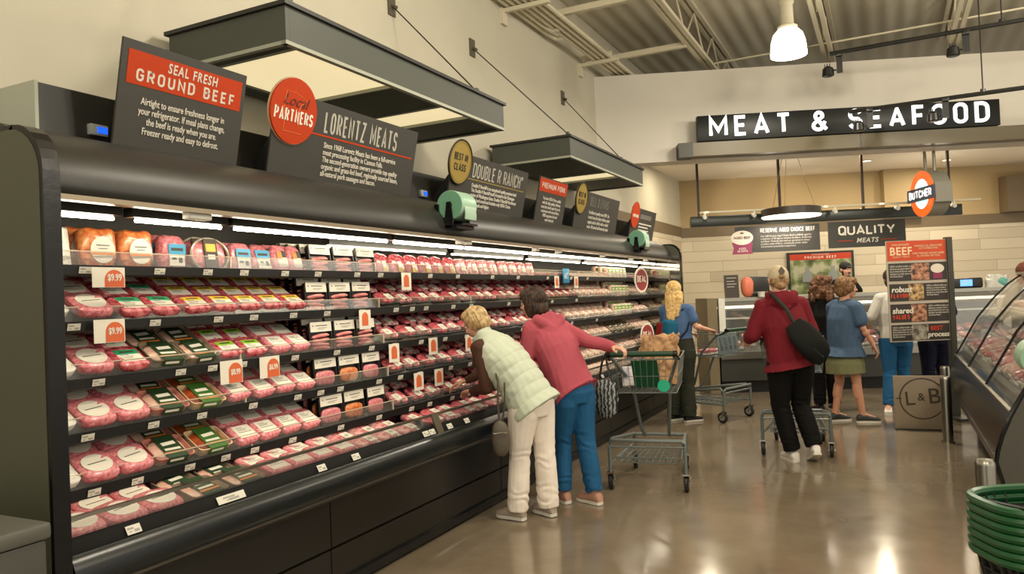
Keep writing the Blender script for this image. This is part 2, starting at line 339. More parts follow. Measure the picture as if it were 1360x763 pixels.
# conduits along the wall top
for k in range(6):
    x = -3.62+k*.075; c = MB(); r_ = .028
    if k < 2: c.tube([(x, -2, 4.76), (x, 8.55-.3*k, 4.76), (x+.05, 8.75-.3*k, 4.74), (x+.13, 8.75-.3*k, 4.74)], r_, 8)
    else: c.cyl((x, -2, 4.76), (x, 11.3, 4.76), r_, 8)
    tag(c.build('conduit', beige_metal), f'beige pipe under the ceiling, {ORD[k]} of six counted out from the left wall', 'pipe', 'beige conduits along the left wall top')
for y, nm in ((7.5, 'nearer'), (9.85, 'farther')):
    c = MB(); c.bx(-3.69, -3.12, y-.025, y+.025, 4.68, 4.725); c.bx(-3.7, -3.66, y-.06, y+.06, 4.55, 4.725)
    for k in range(6): c.box((-3.62+k*.075, y, 4.79), (.06, .03, .07))
    tag(c.build('conduit_strut', beige_metal), f'{nm} of the two beige wall struts carrying the ceiling pipes', 'bracket', 'struts under the pipes')
# ------------------------------------------------------------------ high-bay lamp in view
hb = thing('high_bay_lamp', 'bright white domed high-bay lamp hanging from the ceiling', 'ceiling lamp', (-.91, 9.4, 4.22))
glow = M('lamp_acrylic', (1, .98, .92), .3, emit=6., ecol=(1, .97, .88))
b = MB(); b.lathe([(.205, 0), (.203, .06), (.192, .16), (.165, .25), (.11, .31), (.10, .32)], n=32); b.build('dome', glow, hb)
b = MB(); b.tube([(0.206*math.cos(a*PI/16), .206*math.sin(a*PI/16), .045) for a in range(32)], .005, 6, closed=True); b.build('rim_band', M('lamp_band', (.6, .58, .5), .4), hb)
b = MB(); b.lathe([(.11, .31), (.115, .34), (.075, .36), (.07, .60), (.085, .62), (.085, .72), (.02, .74), (.02, 1.2)], n=24); b.build('ballast_housing', beige_metal, hb)
area('high_bay_light', (-.91, 9.4, 4.18), .45, 110)
# ------------------------------------------------------------------ the long refrigerated meat case
case = thing('refrigerated_meat_case', 'long black multi-deck refrigerated meat case along the left wall', 'display case', (-3.0, 1.6, 0))
CX, CY = 3.0, -1.6
def cb(mb, name, mats, parent=case):
    """parts modelled in room coordinates, parented to the case"""
    o = mb.build(name, mats, parent)
    if parent is case: o.location = (CX, CY, 0)
    return o
def panel_poly(o=0.):
    p = [(-3.66, 0.), (-2.5+o*0, 0.), (-2.5, 2.0)]
    for k in range(1, 7): a = PI/2*k/7; p.append((-2.66+.16*math.cos(a), 2.0+.17*math.sin(a)))
    return p+[(-2.66, 2.17), (-3.66, 2.17)]
for y0, y1, lab in ((1.565, 1.625, 'grey-green end panel with black edging'), (10.28, 10.335, None)):
    b = MB(); pp = panel_poly(); cx_, cz_ = -3.1, 1.0
    b.prism([(x if x < -3.6 else x-.018, z if z < .01 else z-.015) for x, z in pp], y0-.002, y1+.002)
    e = cb(b, 'end_panel', [grey_panel])
    if lab: e['label'] = lab
    t = MB(); n = len(pp); ring = []
    for (x, z) in pp[1:-1]: ring.append((x, z))
    for i in range(len(ring)-1):
        (xa, za), (xb, zb) = ring[i], ring[i+1]
        t.add([(xa, y0, za), (xb, y0, zb), (xb, y1, zb), (xa, y1, za), (xa-.03, y0, za-.02), (xb-.03, y0, zb-.02), (xb-.03, y1, zb-.02), (xa-.03, y1, za-.02)], [(0, 1, 2, 3), (4, 7, 6, 5), (0, 4, 5, 1), (3, 2, 6, 7), (0, 3, 7, 4), (1, 5, 6, 2)], False)
    t.bx(-3.66, -2.66, y0, y1, 2.15, 2.17)
    cb(t, 'edge_trim', black_gloss, e)
mir = M('mirror_liner', (.62, .60, .56), .06, 1.)
b = MB(); b.bx(-3.48, -2.525, 10.262, 10.279, .68, 2.0); cb(b, 'mirror_liner', mir)
b = MB(); b.bx(-3.66, -3.5, 1.63, 10.28, .0, 2.2); cb(b, 'back_panel', M('case_liner', (.21, .20, .175), .5))
# rounded canopy
b = MB(); cp = [(-3.5, 2.235), (-3.5, 2.05), (-3.05, 1.97), (-2.72, 1.945), (-2.655, 1.935)]
arc = [(-2.635, 1.95), (-2.628, 1.98), (-2.635, 2.03), (-2.66, 2.085), (-2.70, 2.13), (-2.76, 2.175), (-2.83, 2.21), (-2.92, 2.235)]
b.prism(cp+arc, 1.63, 10.28, 'y', True)
can = cb(b, 'canopy', charcoal)
b = MB(); b.bx(-2.68, -2.632, 1.63, 10.28, 1.928, 1.948); cb(b, 'lip_trim', M('lip_trim', (.55, .50, .42), .35, .6), can)
for y in (2.35, 4.62, 4.72, 5.9, 6.4, 7.6, 8.6, 9.2):
    b = MB(); b.rbox((-2.68, y, 1.918), (.05, .12 if y < 3 else .06, .03), .006); cb(b, 'curtain_clip', white_plastic, can)
# riser behind the signs
b = MB(); b.bx(-3.5, -3.1, 1.93, 10.3, 2.2, 2.48); ris = cb(b, 'riser', charcoal)
b = MB(); b.bx(-3.51, -3.095, 1.915, 1.93, 2.2, 2.485); cb(b, 'riser_end_cap', M('light_grey_panel', (.62, .63, .57), .5), ris)
# thermometers
lcd = M('blue_display', (.10, .28, .85), .3, emit=1.2, ecol=(.12, .38, 1.))
for y in (2.185, 4.80, 6.9):
    b = MB(); b.rbox((-3.09, y, 2.322), (.03, .085, .05), .005); th_ = cb(b, 'thermometer', M('silver_bezel', (.55, .56, .55), .4), ris)
    b = MB(); b.bx(-3.0745, -3.072, y-.012, y+.036, 2.308, 2.336); cb(b, 'display', lcd, th_)
# LED tubes under the canopy
tube_mat = M('led_tube', (1, .97, .9), .3, emit=42., ecol=(1, .95, .84))
tube_mat2 = M('led_tube_dim', (1, .97, .9), .3, emit=22., ecol=(1, .95, .84))
segs = [(1.64, 2.07), (2.175, 2.634), (2.72, 3.98), (4.06, 4.94), (4.99, 6.09), (6.15, 7.25), (7.31, 8.4), (8.46, 9.4), (9.46, 10.2)]
for (a, c) in segs:
    b = MB(); b.bx(-2.885, -2.83, a-.03, c+.03, 1.915, 1.955); h = cb(b, 'light_fixture', black_metal)
    b = MB(); b.cyl((-2.85, a, 1.903), (-2.85, c, 1.903), .0085, 10); cb(b, 'led_tube', tube_mat, h)
for (a, c) in ((3.7, 5.1), (5.2, 6.5), (6.6, 8.0), (8.1, 10.2)):
    b = MB(); b.bx(-3.13, -3.08, a, c, 1.888, 1.97); h = cb(b, 'light_fixture', black_metal)
    b = MB(); b.cyl((-3.10, a, 1.880), (-3.10, c, 1.880), .005, 8); cb(b, 'led_tube', tube_mat2, h)
# shelves
TILT = R(23)
SH = [(-3.00, 1.70), (-2.98, 1.466), (-2.955, 1.232), (-2.93, 1.018), (-2.90, .800)]
shelf_grey = M('shelf_grey', (.20, .195, .175), .45)
guard = clear_mat('clear_guard', (.8, .78, .72), .05)
guard_edge = M('guard_edge', (.78, .72, .62), .3, spec=.8)
tagm = M('price_tag', (.82, .81, .76), .5); tagk = M('tag_print', (.60, .59, .56), .6)
def tagpart(parent, x, y, z, wd=.055, ht=.028, tilt=.25):
    b = MB(); b.box((0, 0, 0), (.002, wd, ht)); b.mat(1)
    b.box((.0013, -.012, .005), (.0006, wd*.42, ht*.22)); b.box((.0013, .012, -.006), (.0006, wd*.35, ht*.3)); b.box((.0013, -.015, -.007), (.0006, wd*.2, ht*.12))
    o = b.build('price_tag', [tagm, tagk], parent); o.location = (x, y, z) if parent is not case else (x+CX, y+CY, z); o.rotation_euler = (0, tilt, 0); return o
for i, (sx, sz) in enumerate(SH):
    t = TILT if i else R(6); ct, st = math.cos(t), math.sin(t); L = .52 if i else .46
    b = MB(); b.prism([(sx, sz), (sx-L*ct, sz+L*st), (sx-L*ct, sz+L*st-.015), (sx, sz-.015)], 1.632, 10.26)
    sh = cb(b, 'shelf', shelf_grey)
    b = MB(); b.prism([(sx+.012, sz+.018), (sx+.012, sz-.022), (sx, sz-.03), (sx-.004, sz+.018)], 1.632, 10.26); cb(b, 'price_rail', M('rail_black', (.05, .05, .047), .5, spec=.3), sh)
    b = MB(); b.bx(sx-.004, sx, 1.632, 10.26, sz+.018, sz+.075); cb(b, 'clear_guard', guard, sh)
    b = MB(); b.bx(sx-.006, sx+.001, 1.632, 10.26, sz+.075, sz+.079); 
    for y in (2.83, 4.05, 5.27, 6.49, 7.71, 8.93): b.bx(sx-.006, sx+.002, y-.004, y+.004, sz-.02, sz+.078)
    cb(b, 'guard_edge', guard_edge, sh)
    rr = random.Random(i); y = 1.95+.1*rr.random(); k = 0
    while y < 10 and k < 16:
        tagpart(sh, sx+.016, y, sz-.004); y += rr.uniform(.17, .42) if y < 5 else rr.uniform(.4, .75); k += 1
# deck, its rail, the bumper and base
b = MB(); b.prism([(-2.60, .685), (-3.5, .735), (-3.5, .60), (-2.60, .60)], 1.632, 10.26); dk_ = cb(b, 'deck', shelf_grey)
b = MB(); b.prism([(-2.60, .60), (-2.60, .722), (-2.59, .730), (-2.580, .724), (-2.548, .672), (-2.548, .60)], 1.632, 10.26); dr = cb(b, 'deck_rail', M('deck_rail_black', (.03, .032, .03), .7, spec=.2))
b = MB(); b.bx(-2.612, -2.607, 1.632, 10.26, .70, .785); cb(b, 'clear_guard', guard, dr)
b = MB(); b.bx(-2.622, -2.598, 1.632, 10.26, .785, .797); cb(b, 'steel_top_rail', steel, dr)
for y in (1.9, 2.37, 2.95, 3.22, 3.9, 3.97, 4.18, 4.4, 5.3, 6.2, 7.1, 8.2):
    tagpart(dr, -2.558, y, .702, .15 if y == 2.37 else .06, .034, -.52)
b = MB(); bp_ = [(-2.60, .62), (-2.56, .672), (-2.535, .684), (-2.512, .672), (-2.498, .64), (-2.493, .60), (-2.495, .555), (-2.51, .535), (-2.62, .535)]
b.prism(bp_, 1.632, 10.26, 'y', True); bum = cb(b, 'bumper', M('bumper_black', (.055, .075, .075), .28, bump=.03, bscale=40))
b = MB(); b.bx(-2.50, -2.486, 1.632, 10.26, .556, .566); cb(b, 'bumper_strip', M('bumper_strip', (.33, .31, .28), .3, .6), bum)
b = MB(); b.bx(-3.6, -2.63, 1.632, 10.28, .02, .56); cb(b, 'base', M('base_black_metal', (.05, .05, .048), .4))
yy = [1.64, 3.05, 4.95, 7.4, 9.0, 10.26]; warm_black = M('panel_black', (.085, .075, .062), .35, bump=.02, bscale=20)
for a, c in zip(yy[:-1], yy[1:]):
    b = MB(); b.bx(-2.63, -2.60, a+.004, c-.004, .27, .53); p_ = cb(b, 'front_panel', warm_black)
    if a == 4.95: b = MB(); b.bx(-2.600, -2.597, 5.02, 5.06, .42, .455); cb(b, 'label_sticker', tagm, p_)
b = MB()
for a, c in zip(yy[:-1], yy[1:]): b.bx(-2.63, -2.605, a+.004, c-.004, .10, .255)
cb(b, 'lower_panel', warm_black)
b = MB(); b.prism([(-2.64, 0), (-2.64, .1), (-2.60, .1), (-2.595, .085), (-2.63, .07), (-2.655, 0)], 1.64, 10.28); cb(b, 'kick_plate', black_gloss)
# steel divider clamp on the deck front
b = MB(); b.prism([(-2.60, .80), (-2.59, .80), (-2.535, .655), (-2.555, .655)], 4.02, 4.09); tag(b.build('deck_divider', M('divider_steel', (.40, .37, .32), .35, .7)), 'flat steel divider clamped over the front glass of the lowest deck', 'divider')
# ------------------------------------------------------------------ hanging light canopies above the case
def sus(y0, y1, label, pads, holes):
    x0, x1, zb, zt = -3.62, -2.75, 2.89, 3.09
    t = thing('suspended_canopy', label, 'canopy', ((x0+x1)/2, (y0+y1)/2, zb), group='dark canopies hung above the meat case')
    ox, oy = -(x0+x1)/2, -(y0+y1)/2
    pm = M('canopy_paint', (.25, .265, .23), .55)
    def P(mb, name, mats): return mb.build(name, mats, t, loc=(ox, oy, -zb))
    b = MB(); b.bx(x0, x1, y0, y0+.03, zb, zt-.001); b.bx(x0, x1, y1-.03, y1, zb, zt-.001); b.bx(x0, x0+.03, y0+.031, y1-.031, zb, zt-.001); b.bx(x1-.03, x1, y0+.031, y1-.031, zb, zt-.001)
    P(b, 'fascia_frame', pm)
    b = MB(); b.bx(x0-.02, x1+.02, y0-.02, y1+.02, zt, zt+.022); P(b, 'top_plate', M('canopy_top', (.13, .13, .115), .5))
    # underside: plates round the light openings
    u = MB(); last = y0+.03
    for h0, h1 in holes:
        u.bx(x0+.03, x1-.03, last, h0, zb+.006, zb+.02); u.bx(x0+.03, x0+.10, h0, h1, zb+.006, zb+.02); last = h1
    u.bx(x0+.03, x1-.03, last, y1-.03, zb+.006, zb+.02); P(u, 'soffit_plate', pm)
    e = MB(); tr = .016
    e.bx(x1-.03, x1+.004, y0-.004, y1+.004, zb-.006, zb+.014); e.bx(x0, x1, y0-.004, y0+.025, zb-.006, zb+.014); e.bx(x0, x1, y1-.03, y1+.004, zb-.006, zb+.014)
    for h0, h1 in holes: e.bx(x0+.1, x1-.03, h0, h0+tr, zb-.002, zb+.02); e.bx(x0+.1, x1-.03, h1-tr, h1, zb-.002, zb+.02)
    P(e, 'edge_trim', M('canopy_trim', (.60, .61, .55), .5))
    for h0, h1 in holes:
        d = MB(); d.bx(x0+.08, x1-.02, h0, h1, zb+.021, zb+.03); P(d, 'light_panel', M('light_diffuser', (.92, .85, .68), .6, emit=.85, ecol=(1., .92, .72)))
    for (ya, yw, zw) in pads:
        c = MB(); c.cyl((-3.69, yw, zw), (x1-.06, ya, zt+.05), .006, 6); P(c, 'cable', black_metal)
        c = MB(); c.bx(-3.70, -3.685, yw-.05, yw+.05, zw-.09, zw+.09); c.cyl((-3.69, yw, zw), (-3.64, yw, zw-.03), .016, 8); P(c, 'wall_plate', M('plate_grey', (.33, .31, .25), .5))
        c = MB(); c.bx(x1-.10, x1-.03, ya-.04, ya+.04, zt+.022, zt+.03); c.bx(x1-.08, x1-.05, ya-.02, ya+.02, zt+.03, zt+.075); P(c, 'cable_anchor', pm)
    return t
sus(3.02, 5.53, 'nearer and larger hanging dark canopy with two lit openings', ((3.12, 3.2, 4.05), (5.2, 5.36, 4.06)), ((3.12, 4.02), (4.60, 5.02)))
sus(6.98, 9.47, 'farther hanging dark canopy nearest the back wall', ((6.9+.2, 6.77, 4.09), (8.8, 9.19, 4.11)), ((8.15, 8.6),))
# ------------------------------------------------------------------ signs standing on the canopy
def board(name, label, cat, loc, rz, wd, ht, tilt=0., mat=None, th=.012, group=None):
    t = thing(name, label, cat, loc, rot=(tilt, 0, rz), group=group)
    b = MB(); b.bx(0, wd, 0, th, 0, ht); b.build('board', mat or sign_grey, t); return t
def flat(t, name, mat, x0, x1, z0, z1, y=-.002, th=.002):
    b = MB(); b.bx(x0, x1, y, y+th, z0, z1); return b.build(name, mat, t)
def disc(t, name, mat, x, z, r, y=-.014, th=.012, rim=None, n=48):
    b = MB(); b.lathe([(r*.001, 0), (r, 0), (r, th), (r*.001, th)], n=n, axis='y'); o = b.build(name, mat, t, loc=(x, y, z))
    if rim:
        b = MB(); b.tube([(r*math.cos(2*PI*k/n), 0, r*math.sin(2*PI*k/n)) for k in range(n)], .007, 6, closed=True); b.build('rim', rim, o)
    return o
ST = .215; XS = -2.95
gb = board('shelf_sign', 'dark sign with red banner reading GROUND BEEF above the case left end', 'sign', (XS, 2.151, 2.237), PI/2, .69, .46, ST)
flat(gb, 'banner', orange, .03, .665, .275, .42)
txt('heading', 'SEAL FRESH', .062, sign_text, gb, (.37, -.003, .362), align='CENTER', gap=1.25, bold=.0012, shear=.1, sx=.72, va='BOTTOM_BASELINE')
caps(gb, 'heading', 'GROUND BEEF', .055, .0095, .35, .292, sign_text, fit=.55, align='CENTER', y=-.0036)
txt('body_text', 'Airtight to ensure freshness longer in\nyour refrigerator. If meal plans change,\nthe beef is ready when you are.\nFreezer ready and easy to defrost.', .044, sign_text, gb, (.345, -.002, .232), align='CENTER', sx=.70, line=.98, bold=.0004, va='TOP')
lm = board('shelf_sign', 'wide dark sign reading LORENTZ MEATS with orange round badge', 'sign', (XS, 3.053, 2.235), PI/2, 1.35, .455, ST)
flat(lm, 'rule', orange, .28, 1.31, .262, .272)
caps(lm, 'heading', 'LORENTZ MEATS', .125, .0145, .40, .286, M('heading_grey', (.66, .65, .60), .6), fit=.72)
txt('body_text', 'Since 1968 Lorentz Meats has been a full-service\nmeat processing facility in Cannon Falls.\nThe second-generation owners provide top quality\norganic and grass-fed beef, regionally sourced bison,\nall-natural pork sausages and bacon.', .0455, sign_text, lm, (.415, -.002, .238), sx=.80, line=.90, bold=.0005, va='TOP')
bd = disc(lm, 'badge', orange, .135, .355, .178, rim=None)
b = MB(); b.lathe([(.001, 0), (.183, 0), (.183, .008), (.001, .008)], n=48, axis='y'); b.build('badge_backing', M('badge_edge', (.72, .62, .5), .5), lm, loc=(.135, -.0015, .355))
mn = [(-.075, .10), (-.02, .10), (-.015, .115), (-.008, .10), (.09, .075), (.045, .04), (.03, .0), (.03, -.04), (.07, -.115), (-.07, -.115), (-.07, -.03), (-.085, .0), (-.075, .10)]
b = MB(); b.tube([(x, -.001, z) for x, z in mn[:-1]], .0016, 5, closed=True); b.build('state_outline', M('badge_line', (.93, .52, .25), .5), bd)
txt('badge_script', 'Local', .085, M('badge_brown', (.33, .13, .07), .6), bd, (0, -.0025, .028), align='CENTER', shear=.35, va='BOTTOM_BASELINE', bold=-.0005, sx=1.05)
caps(bd, 'badge_text', 'PARTNERS', .070, .0105, 0, -.062, paper_white, fit=.30, align='CENTER')
rr_ = board('shelf_sign', 'dark sign reading DOUBLE R RANCH with gold best-in-class disc', 'sign', (XS, 4.899, 2.232), PI/2, 1.317, .415, ST)
flat(rr_, 'rule', gold, .25, 1.27, .232, .240)
caps(rr_, 'heading', 'DOUBLE R RANCH\u00ae', .115, .0135, .32, .252, MATS['heading_grey'], fit=.90)
txt('body_text', 'Double R Ranch\u00ae is an exceptional quality premium beef.\nThe Double R Ranch\u00ae itself is located in the Okanogan\nregion of Washington State. Double R Ranch\u00ae Northwest\nbeef is hand sorted and includes only USDA Choice\nquality grade and higher.', .041, sign_text, rr_, (.33, -.002, .212), sx=.84, line=.93, bold=.0006, va='TOP')
def gold_badge(t, x, z, r):
    d_ = disc(t, 'badge', gold, x, z, r, rim=M('badge_black', (.1, .09, .06), .5))
    b = MB(); b.tube([(r*.88*math.cos(2*PI*k/40), -.0005, r*.88*math.sin(2*PI*k/40)) for k in range(40)], .002, 5, closed=True); b.build('inner_ring', M('gold_dark', (.5, .4, .1), .5), d_)
    for ln, z_ in (('BEST IN', r*.06), ('CLASS', -r*.40)): caps(d_, 'badge_text', ln, r*.34, r*.058, 0, z_, M('badge_black', (.1, .09, .06), .5), fit=r*(1.05 if ln == 'CLASS' else 1.2), align='CENTER')
    return d_
gold_badge(rr_, .095, .34, .168)
pp_ = board('shelf_sign', 'small dark sign with red banner reading PREMIUM PORK', 'sign', (XS, 6.478, 2.222), PI/2, .68, .435, ST)
flat(pp_, 'banner', orange, .01, .67, .30, .425)
caps(pp_, 'heading', 'PREMIUM PORK', .055, .0085, .34, .333, sign_text, fit=.56, align='CENTER', y=-.0036)
txt('body_text', 'You hear USDA Prime quality\nwith this high quality, delicious\nmeat that stands apart for pork,\ntenderness with natural flavor.\n100% vegetarian fed and\nnever injected.', .044, sign_text, pp_, (.34, -.002, .262), align='CENTER', sx=.82, line=.92, va='TOP')
be = board('shelf_sign', 'dark sign reading BELL & EVANS with small gold disc', 'sign', (XS, 7.448, 2.215), PI/2, 1.38, .43, ST)
caps(be, 'heading', 'BELL & EVANS', .105, .012, .40, .285, M('heading_dim', (.42, .41, .38), .6), fit=.60)
txt('body_text', 'Excellence in poultry since 1894. The\ntrusted name for better chicken, raised\norganic and air chilled, with no added\nwater. All natural and humanely raised\nfor the best chicken.', .056, sign_text, be, (.40, -.002, .245), sx=.80, line=.95, va='TOP')
gold_badge(be, .10, .34, .165)
lp = board('shelf_sign', 'farthest dark sign on the case, with orange oval badge', 'sign', (XS, 9.369, 2.205), PI/2, 1.08, .43, ST)
flat(lp, 'faint_heading', M('heading_dim', (.42, .41, .38), .6), .36, .86, .30, .36)
for k in range(5): flat(lp, 'text_line', sign_text, .34, .92-.05*((k*3) % 4), .225-.042*k, .243-.042*k)
d_ = disc(lp, 'badge', orange, .11, .33, .168); txt('badge_text', 'PARTNERS', .055, paper_white, d_, (0, -.002, -.03), align='CENTER', bold=.001, va='BOTTOM_BASELINE', sx=.9)
# wedge feet behind each sign
for s_ in (gb, lm, rr_, pp_, be, lp):
    wd = s_.children[0].data.vertices; wdt = max(v.co.x for v in wd)
    for x in (.12, wdt-.12):
        b = MB(); b.prism([(.012, .02), (.012, .30), (.16, .042), (.16, .005)], x-.004, x+.004, 'x'); b.build('support_fin', black_metal, s_)
# ------------------------------------------------------------------ bag rolls on the canopy front
def bag_roll(y, label):
    t = thing('bag_roll_dispenser', label, 'bag dispenser', (-2.60, y, 2.10), group='green bag rolls on the case canopy')
    green = M('bag_film_green', (.58, .72, .62), .4, bump=.1, bscale=60); gi = M('bag_core_green', (.44, .66, .54), .5)
    b = MB(); b.lathe([(.022, -.10), (.098, -.10), (.10, -.09), (.10, .09), (.098, .10), (.022, .10), (.022, -.10)], n=32, axis='y'); b.build('bag_roll', green, t, loc=(0, 0, .05))
    b = MB(); b.lathe([(.02, -.1012), (.094, -.1012), (.094, -.1001), (.02, -.1001), (.02, -.1012)], n=32, axis='y'); b.build('roll_end', gi, t, loc=(0, 0, .05))
    b = MB()
    for s_ in (-1, 1): b.prism([(-.10, -.10), (.02, -.10), (.03, -.06), (.015, .07), (-.015, .07), (-.03, -.03), (-.10, -.06)], s_*.112-.006, s_*.112+.006)
    b.bx(-.10, .06, -.118, .118, -.11, -.09); b.bx(-.11, -.08, -.12, .12, -.10, .06); b.cyl((0, -.125, .05), (0, .125, .05), .012, 10)
    b.prism([(.03, -.10), (.10, -.085), (.10, -.075), (.03, -.09)], -.10, .10); b.build('bracket', black_gloss, t)
    b = MB(); b.prism([(.095, .05), (.101, .03), (.104, -.02), (.10, -.05), (.095, -.05), (.098, -.02)], -.07, .08); b.build('loose_bag', M('bag_sheer', (.62, .73, .64), .35), t)
    return t
bag_roll(4.46, 'nearer pale green bag roll in black bracket on the case canopy')
bag_roll(8.68, 'farther pale green bag roll in black bracket near canopy end')
# ------------------------------------------------------------------ price cards on the shelf rails
card_or = M('card_orange', (.82, .38, .20), .6)
def sale_card(y, z, wd, ht, price, label, x=-2.935, tilt=.0, style=0):
    t = thing('sale_card', label, 'price card', (x, y, z), rot=(tilt, 0, PI/2), group='white sale cards with orange arches')
    b = MB(); b.bx(-wd/2, wd/2, 0, .002, -ht/2, ht/2); b.build('card', paper_white, t)
    r = wd*.30 if style == 0 else wd*.27; cx_ = wd*.17 if style == 0 else .0; top = ht*.38
    poly = [(cx_-r, -ht*.48 if style == 0 else -ht*.32)]+[(cx_+r*math.cos(a), top-r+r*math.sin(a)) for a in [PI-PI*k/14 for k in range(15)]]+[(cx_+r, -ht*.48 if style == 0 else -ht*.32)]
    b = MB(); b.prism([(p[0], p[1]) for p in poly], -.0012, 0); b.build('arch', card_or, t)
    if price: txt('price', price, wd*.27, paper_white, t, (cx_, -.0018, -ht*.02), align='CENTER', va='CENTER', sx=.72, bold=.001)
    return t
sale_card(2.104, 1.664, .15, .085, '$9.99', 'white card reading $9.99 hanging from the top shelf, left end')
sale_card(2.10, 1.438, .142, .098, '$9.99', 'white card reading $9.99 hanging from the second shelf, left end')
sale_card(2.75, 1.198, .142, .115, '$8.99', 'white card reading $8.99 hanging from the third shelf')
sale_card(3.01, 1.197, .142, .112, '$6.99', 'white card reading $6.99 hanging from the third shelf')
for y, z, lb in ((3.85, 1.412, 'white card with orange arch below second shelf, above the sausage packs'), (4.36, 1.655, 'white card with orange arch below the top shelf, beyond the sausage packs'),
                 (4.12, 1.18, 'white card with orange arch under third shelf, just past the sausage packs'), (4.60, 1.19, 'white card with orange arch under third shelf amid red steaks'),
                 (5.12, 1.175, 'white card with orange arch under third shelf, near the bending shopper'), (4.36, .965, 'white card with orange arch under fourth shelf, left one of the pair'),
                 (4.62, .965, 'white card with orange arch under fourth shelf, right one of the pair'), (5.75, .955, 'white card with orange arch under fourth shelf behind the white vest'),
                 (7.02, 1.655, 'white card left of the blue square card, above the brown-haired shopper'), (7.55, 1.655, 'white card right of the blue square card, above the brown-haired shopper')):
    sale_card(y, z, .115, .12, None, lb, x=-2.97 if z > 1.6 else (-2.945 if z > 1.3 else (-2.925 if z > 1.1 else -2.90)), style=1)
sale_card(4.55, .645, .16, .10, None, 'white card with orange circle lying on the deck rail before the white vest', x=-2.53, tilt=-.6, style=1)
bc = thing('blue_card', 'small blue square card on the top shelf rail', 'price card', (-2.975, 7.28, 1.72), rz=PI/2)
b = MB(); b.rbox((0, 0, 0), (.17, .004, .15), .002); b.build('card', M('card_blue', (.12, .50, .68), .5), bc)
b = MB(); b.prism([(-.05, -.03), (-.03, .03), (-.01, -.03), (-.02, -.03), (-.03, 0), (-.04, -.03)], -.004, -.002); b.prism([(.01, -.03), (.01, .03), (.05, .03), (.05, .02), (.02, .02), (.02, -.03)], -.004, -.002); b.build('emblem', paper_white, bc)
for y, z, x, lb in ((9.55, 1.683, -2.85, 'upper round dark red DEAL sign at the far end of the case'), (9.54, .96, -2.80, 'lower round dark red DEAL sign above the shopping cart')):
    t = thing('deal_sign', lb, 'sign', (x, y, z), rz=PI/2-.25, group='round DEAL signs')
    b = MB(); b.lathe([(.001, 0), (.165, 0), (.165, .008), (.001, .008)], n=40, axis='y'); b.build('disc', paper_white, t)
    b = MB(); b.lathe([(.001, -.002), (.138, -.002), (.138, 0), (.001, 0)], n=40, axis='y'); b.build('red_face', M('deal_red', (.55, .17, .17), .5), t)
    caps(t, 'lettering', 'DEAL', .085, .017, 0, -.03, paper_white, fit=.22, align='CENTER', y=-.0045)
    b = MB(); b.cyl((0, .006, 0), (-.03, .14, .02), .006, 8); b.build('clip_arm', chrome, t)
# ------------------------------------------------------------------ packed meat: one of each kind, then copies
pink = M('meat_pink', (.80, .38, .43), .28, col2=(.90, .60, .61), vscale=75, bump=.12, bscale=70, coat=.5)
red = M('meat_red', (.64, .15, .21), .25, col2=(.87, .48, .50), vscale=34, bump=.1, bscale=50, coat=.6, detail=6)
deepred = M('meat_deep_red', (.58, .14, .18), .25, col2=(.84, .48, .50), vscale=22, bump=.1, bscale=40, coat=.6, detail=6)
marbled = M('meat_marbled', (.74, .26, .32), .25, col2=(.93, .74, .72), vscale=30, bump=.1, bscale=40, coat=.6, detail=6)
pale = M('meat_pale', (.88, .68, .60), .3, col2=(.94, .82, .74), vscale=20, bump=.1, bscale=30, coat=.5)
orange_meat = M('meat_orange', (.80, .36, .12), .3, col2=(.90, .60, .36), vscale=45, bump=.25, bscale=60, coat=.5)
rust = M('meat_rust', (.70, .34, .14), .4, col2=(.58, .24, .1), vscale=30)
saus = M('sausage_pink', (.86, .48, .48), .28, col2=(.92, .62, .58), vscale=30, coat=.5)
lab_w = M('label_white', (.91, .89, .83), .45); lab_k = M('label_print', (.25, .24, .22), .6); lab_g = M('label_green', (.16, .62, .42), .45)
lab_y = M('label_yellow', (.88, .76, .20), .45); lab_l = M('label_lime', (.58, .78, .18), .45); lab_dg = M('sleeve_dark_green', (.15, .25, .14), .45); lab_o = M('label_orange', (.85, .5, .2), .5)
lab_b = M('label_blue', (.25, .62, .78), .45); tray_k = M('tray_black', (.09, .09, .085), .35); tray_w = M('tray_white', (.85, .84, .80), .4); tray_c = M('tray_cream', (.84, .72, .56), .55)
film = clear_mat('clear_film', (.8, .8, .78), .10, gl=.3); sleeve_brown = M('sleeve_brown', (.24, .17, .11), .5)
def lump(mb, w_, d_, h, z0=0, seed=0, n=12, m=10, k=.5, amp=.10):
    """bulgy wrapped slab with an uneven surface (base at z0)"""
    vs = []; fs = []
    for i in range(m+1):
        t = -PI/2+PI*i/m
        for j in range(2*n):
            a = PI*j/n
            se = lambda c: math.copysign(abs(c)**k, c)
            x = se(math.cos(a))*se(math.cos(t))*w_/2; y = se(math.sin(a))*se(math.cos(t))*d_/2; z = se(math.sin(t))*h/2
            q = 1+amp*noise.noise(V((x*22+seed*3.1, y*22, z*22+seed)))
            vs.append((x*q, y*q, z0+h/2+(z*q if z > 0 else z)))
    N = 2*n
    for i in range(m):
        for j in range(N): fs.append((i*N+j, i*N+(j+1) % N, (i+1)*N+(j+1) % N, (i+1)*N+j))
    mb.add(vs, fs, True); return mb
def oval(mb, cx_, cy_, rx, ry, z, th=.0015, n=24): return mb.prism([(cx_+rx*math.cos(2*PI*i/n), cy_+ry*math.sin(2*PI*i/n)) for i in range(n)], z, z+th, 'z')
PROTO = {}
def proto(kind, name):
    t = thing(name, name, 'meat pack', (0, 0, -20)); PROTO[kind] = t; return t
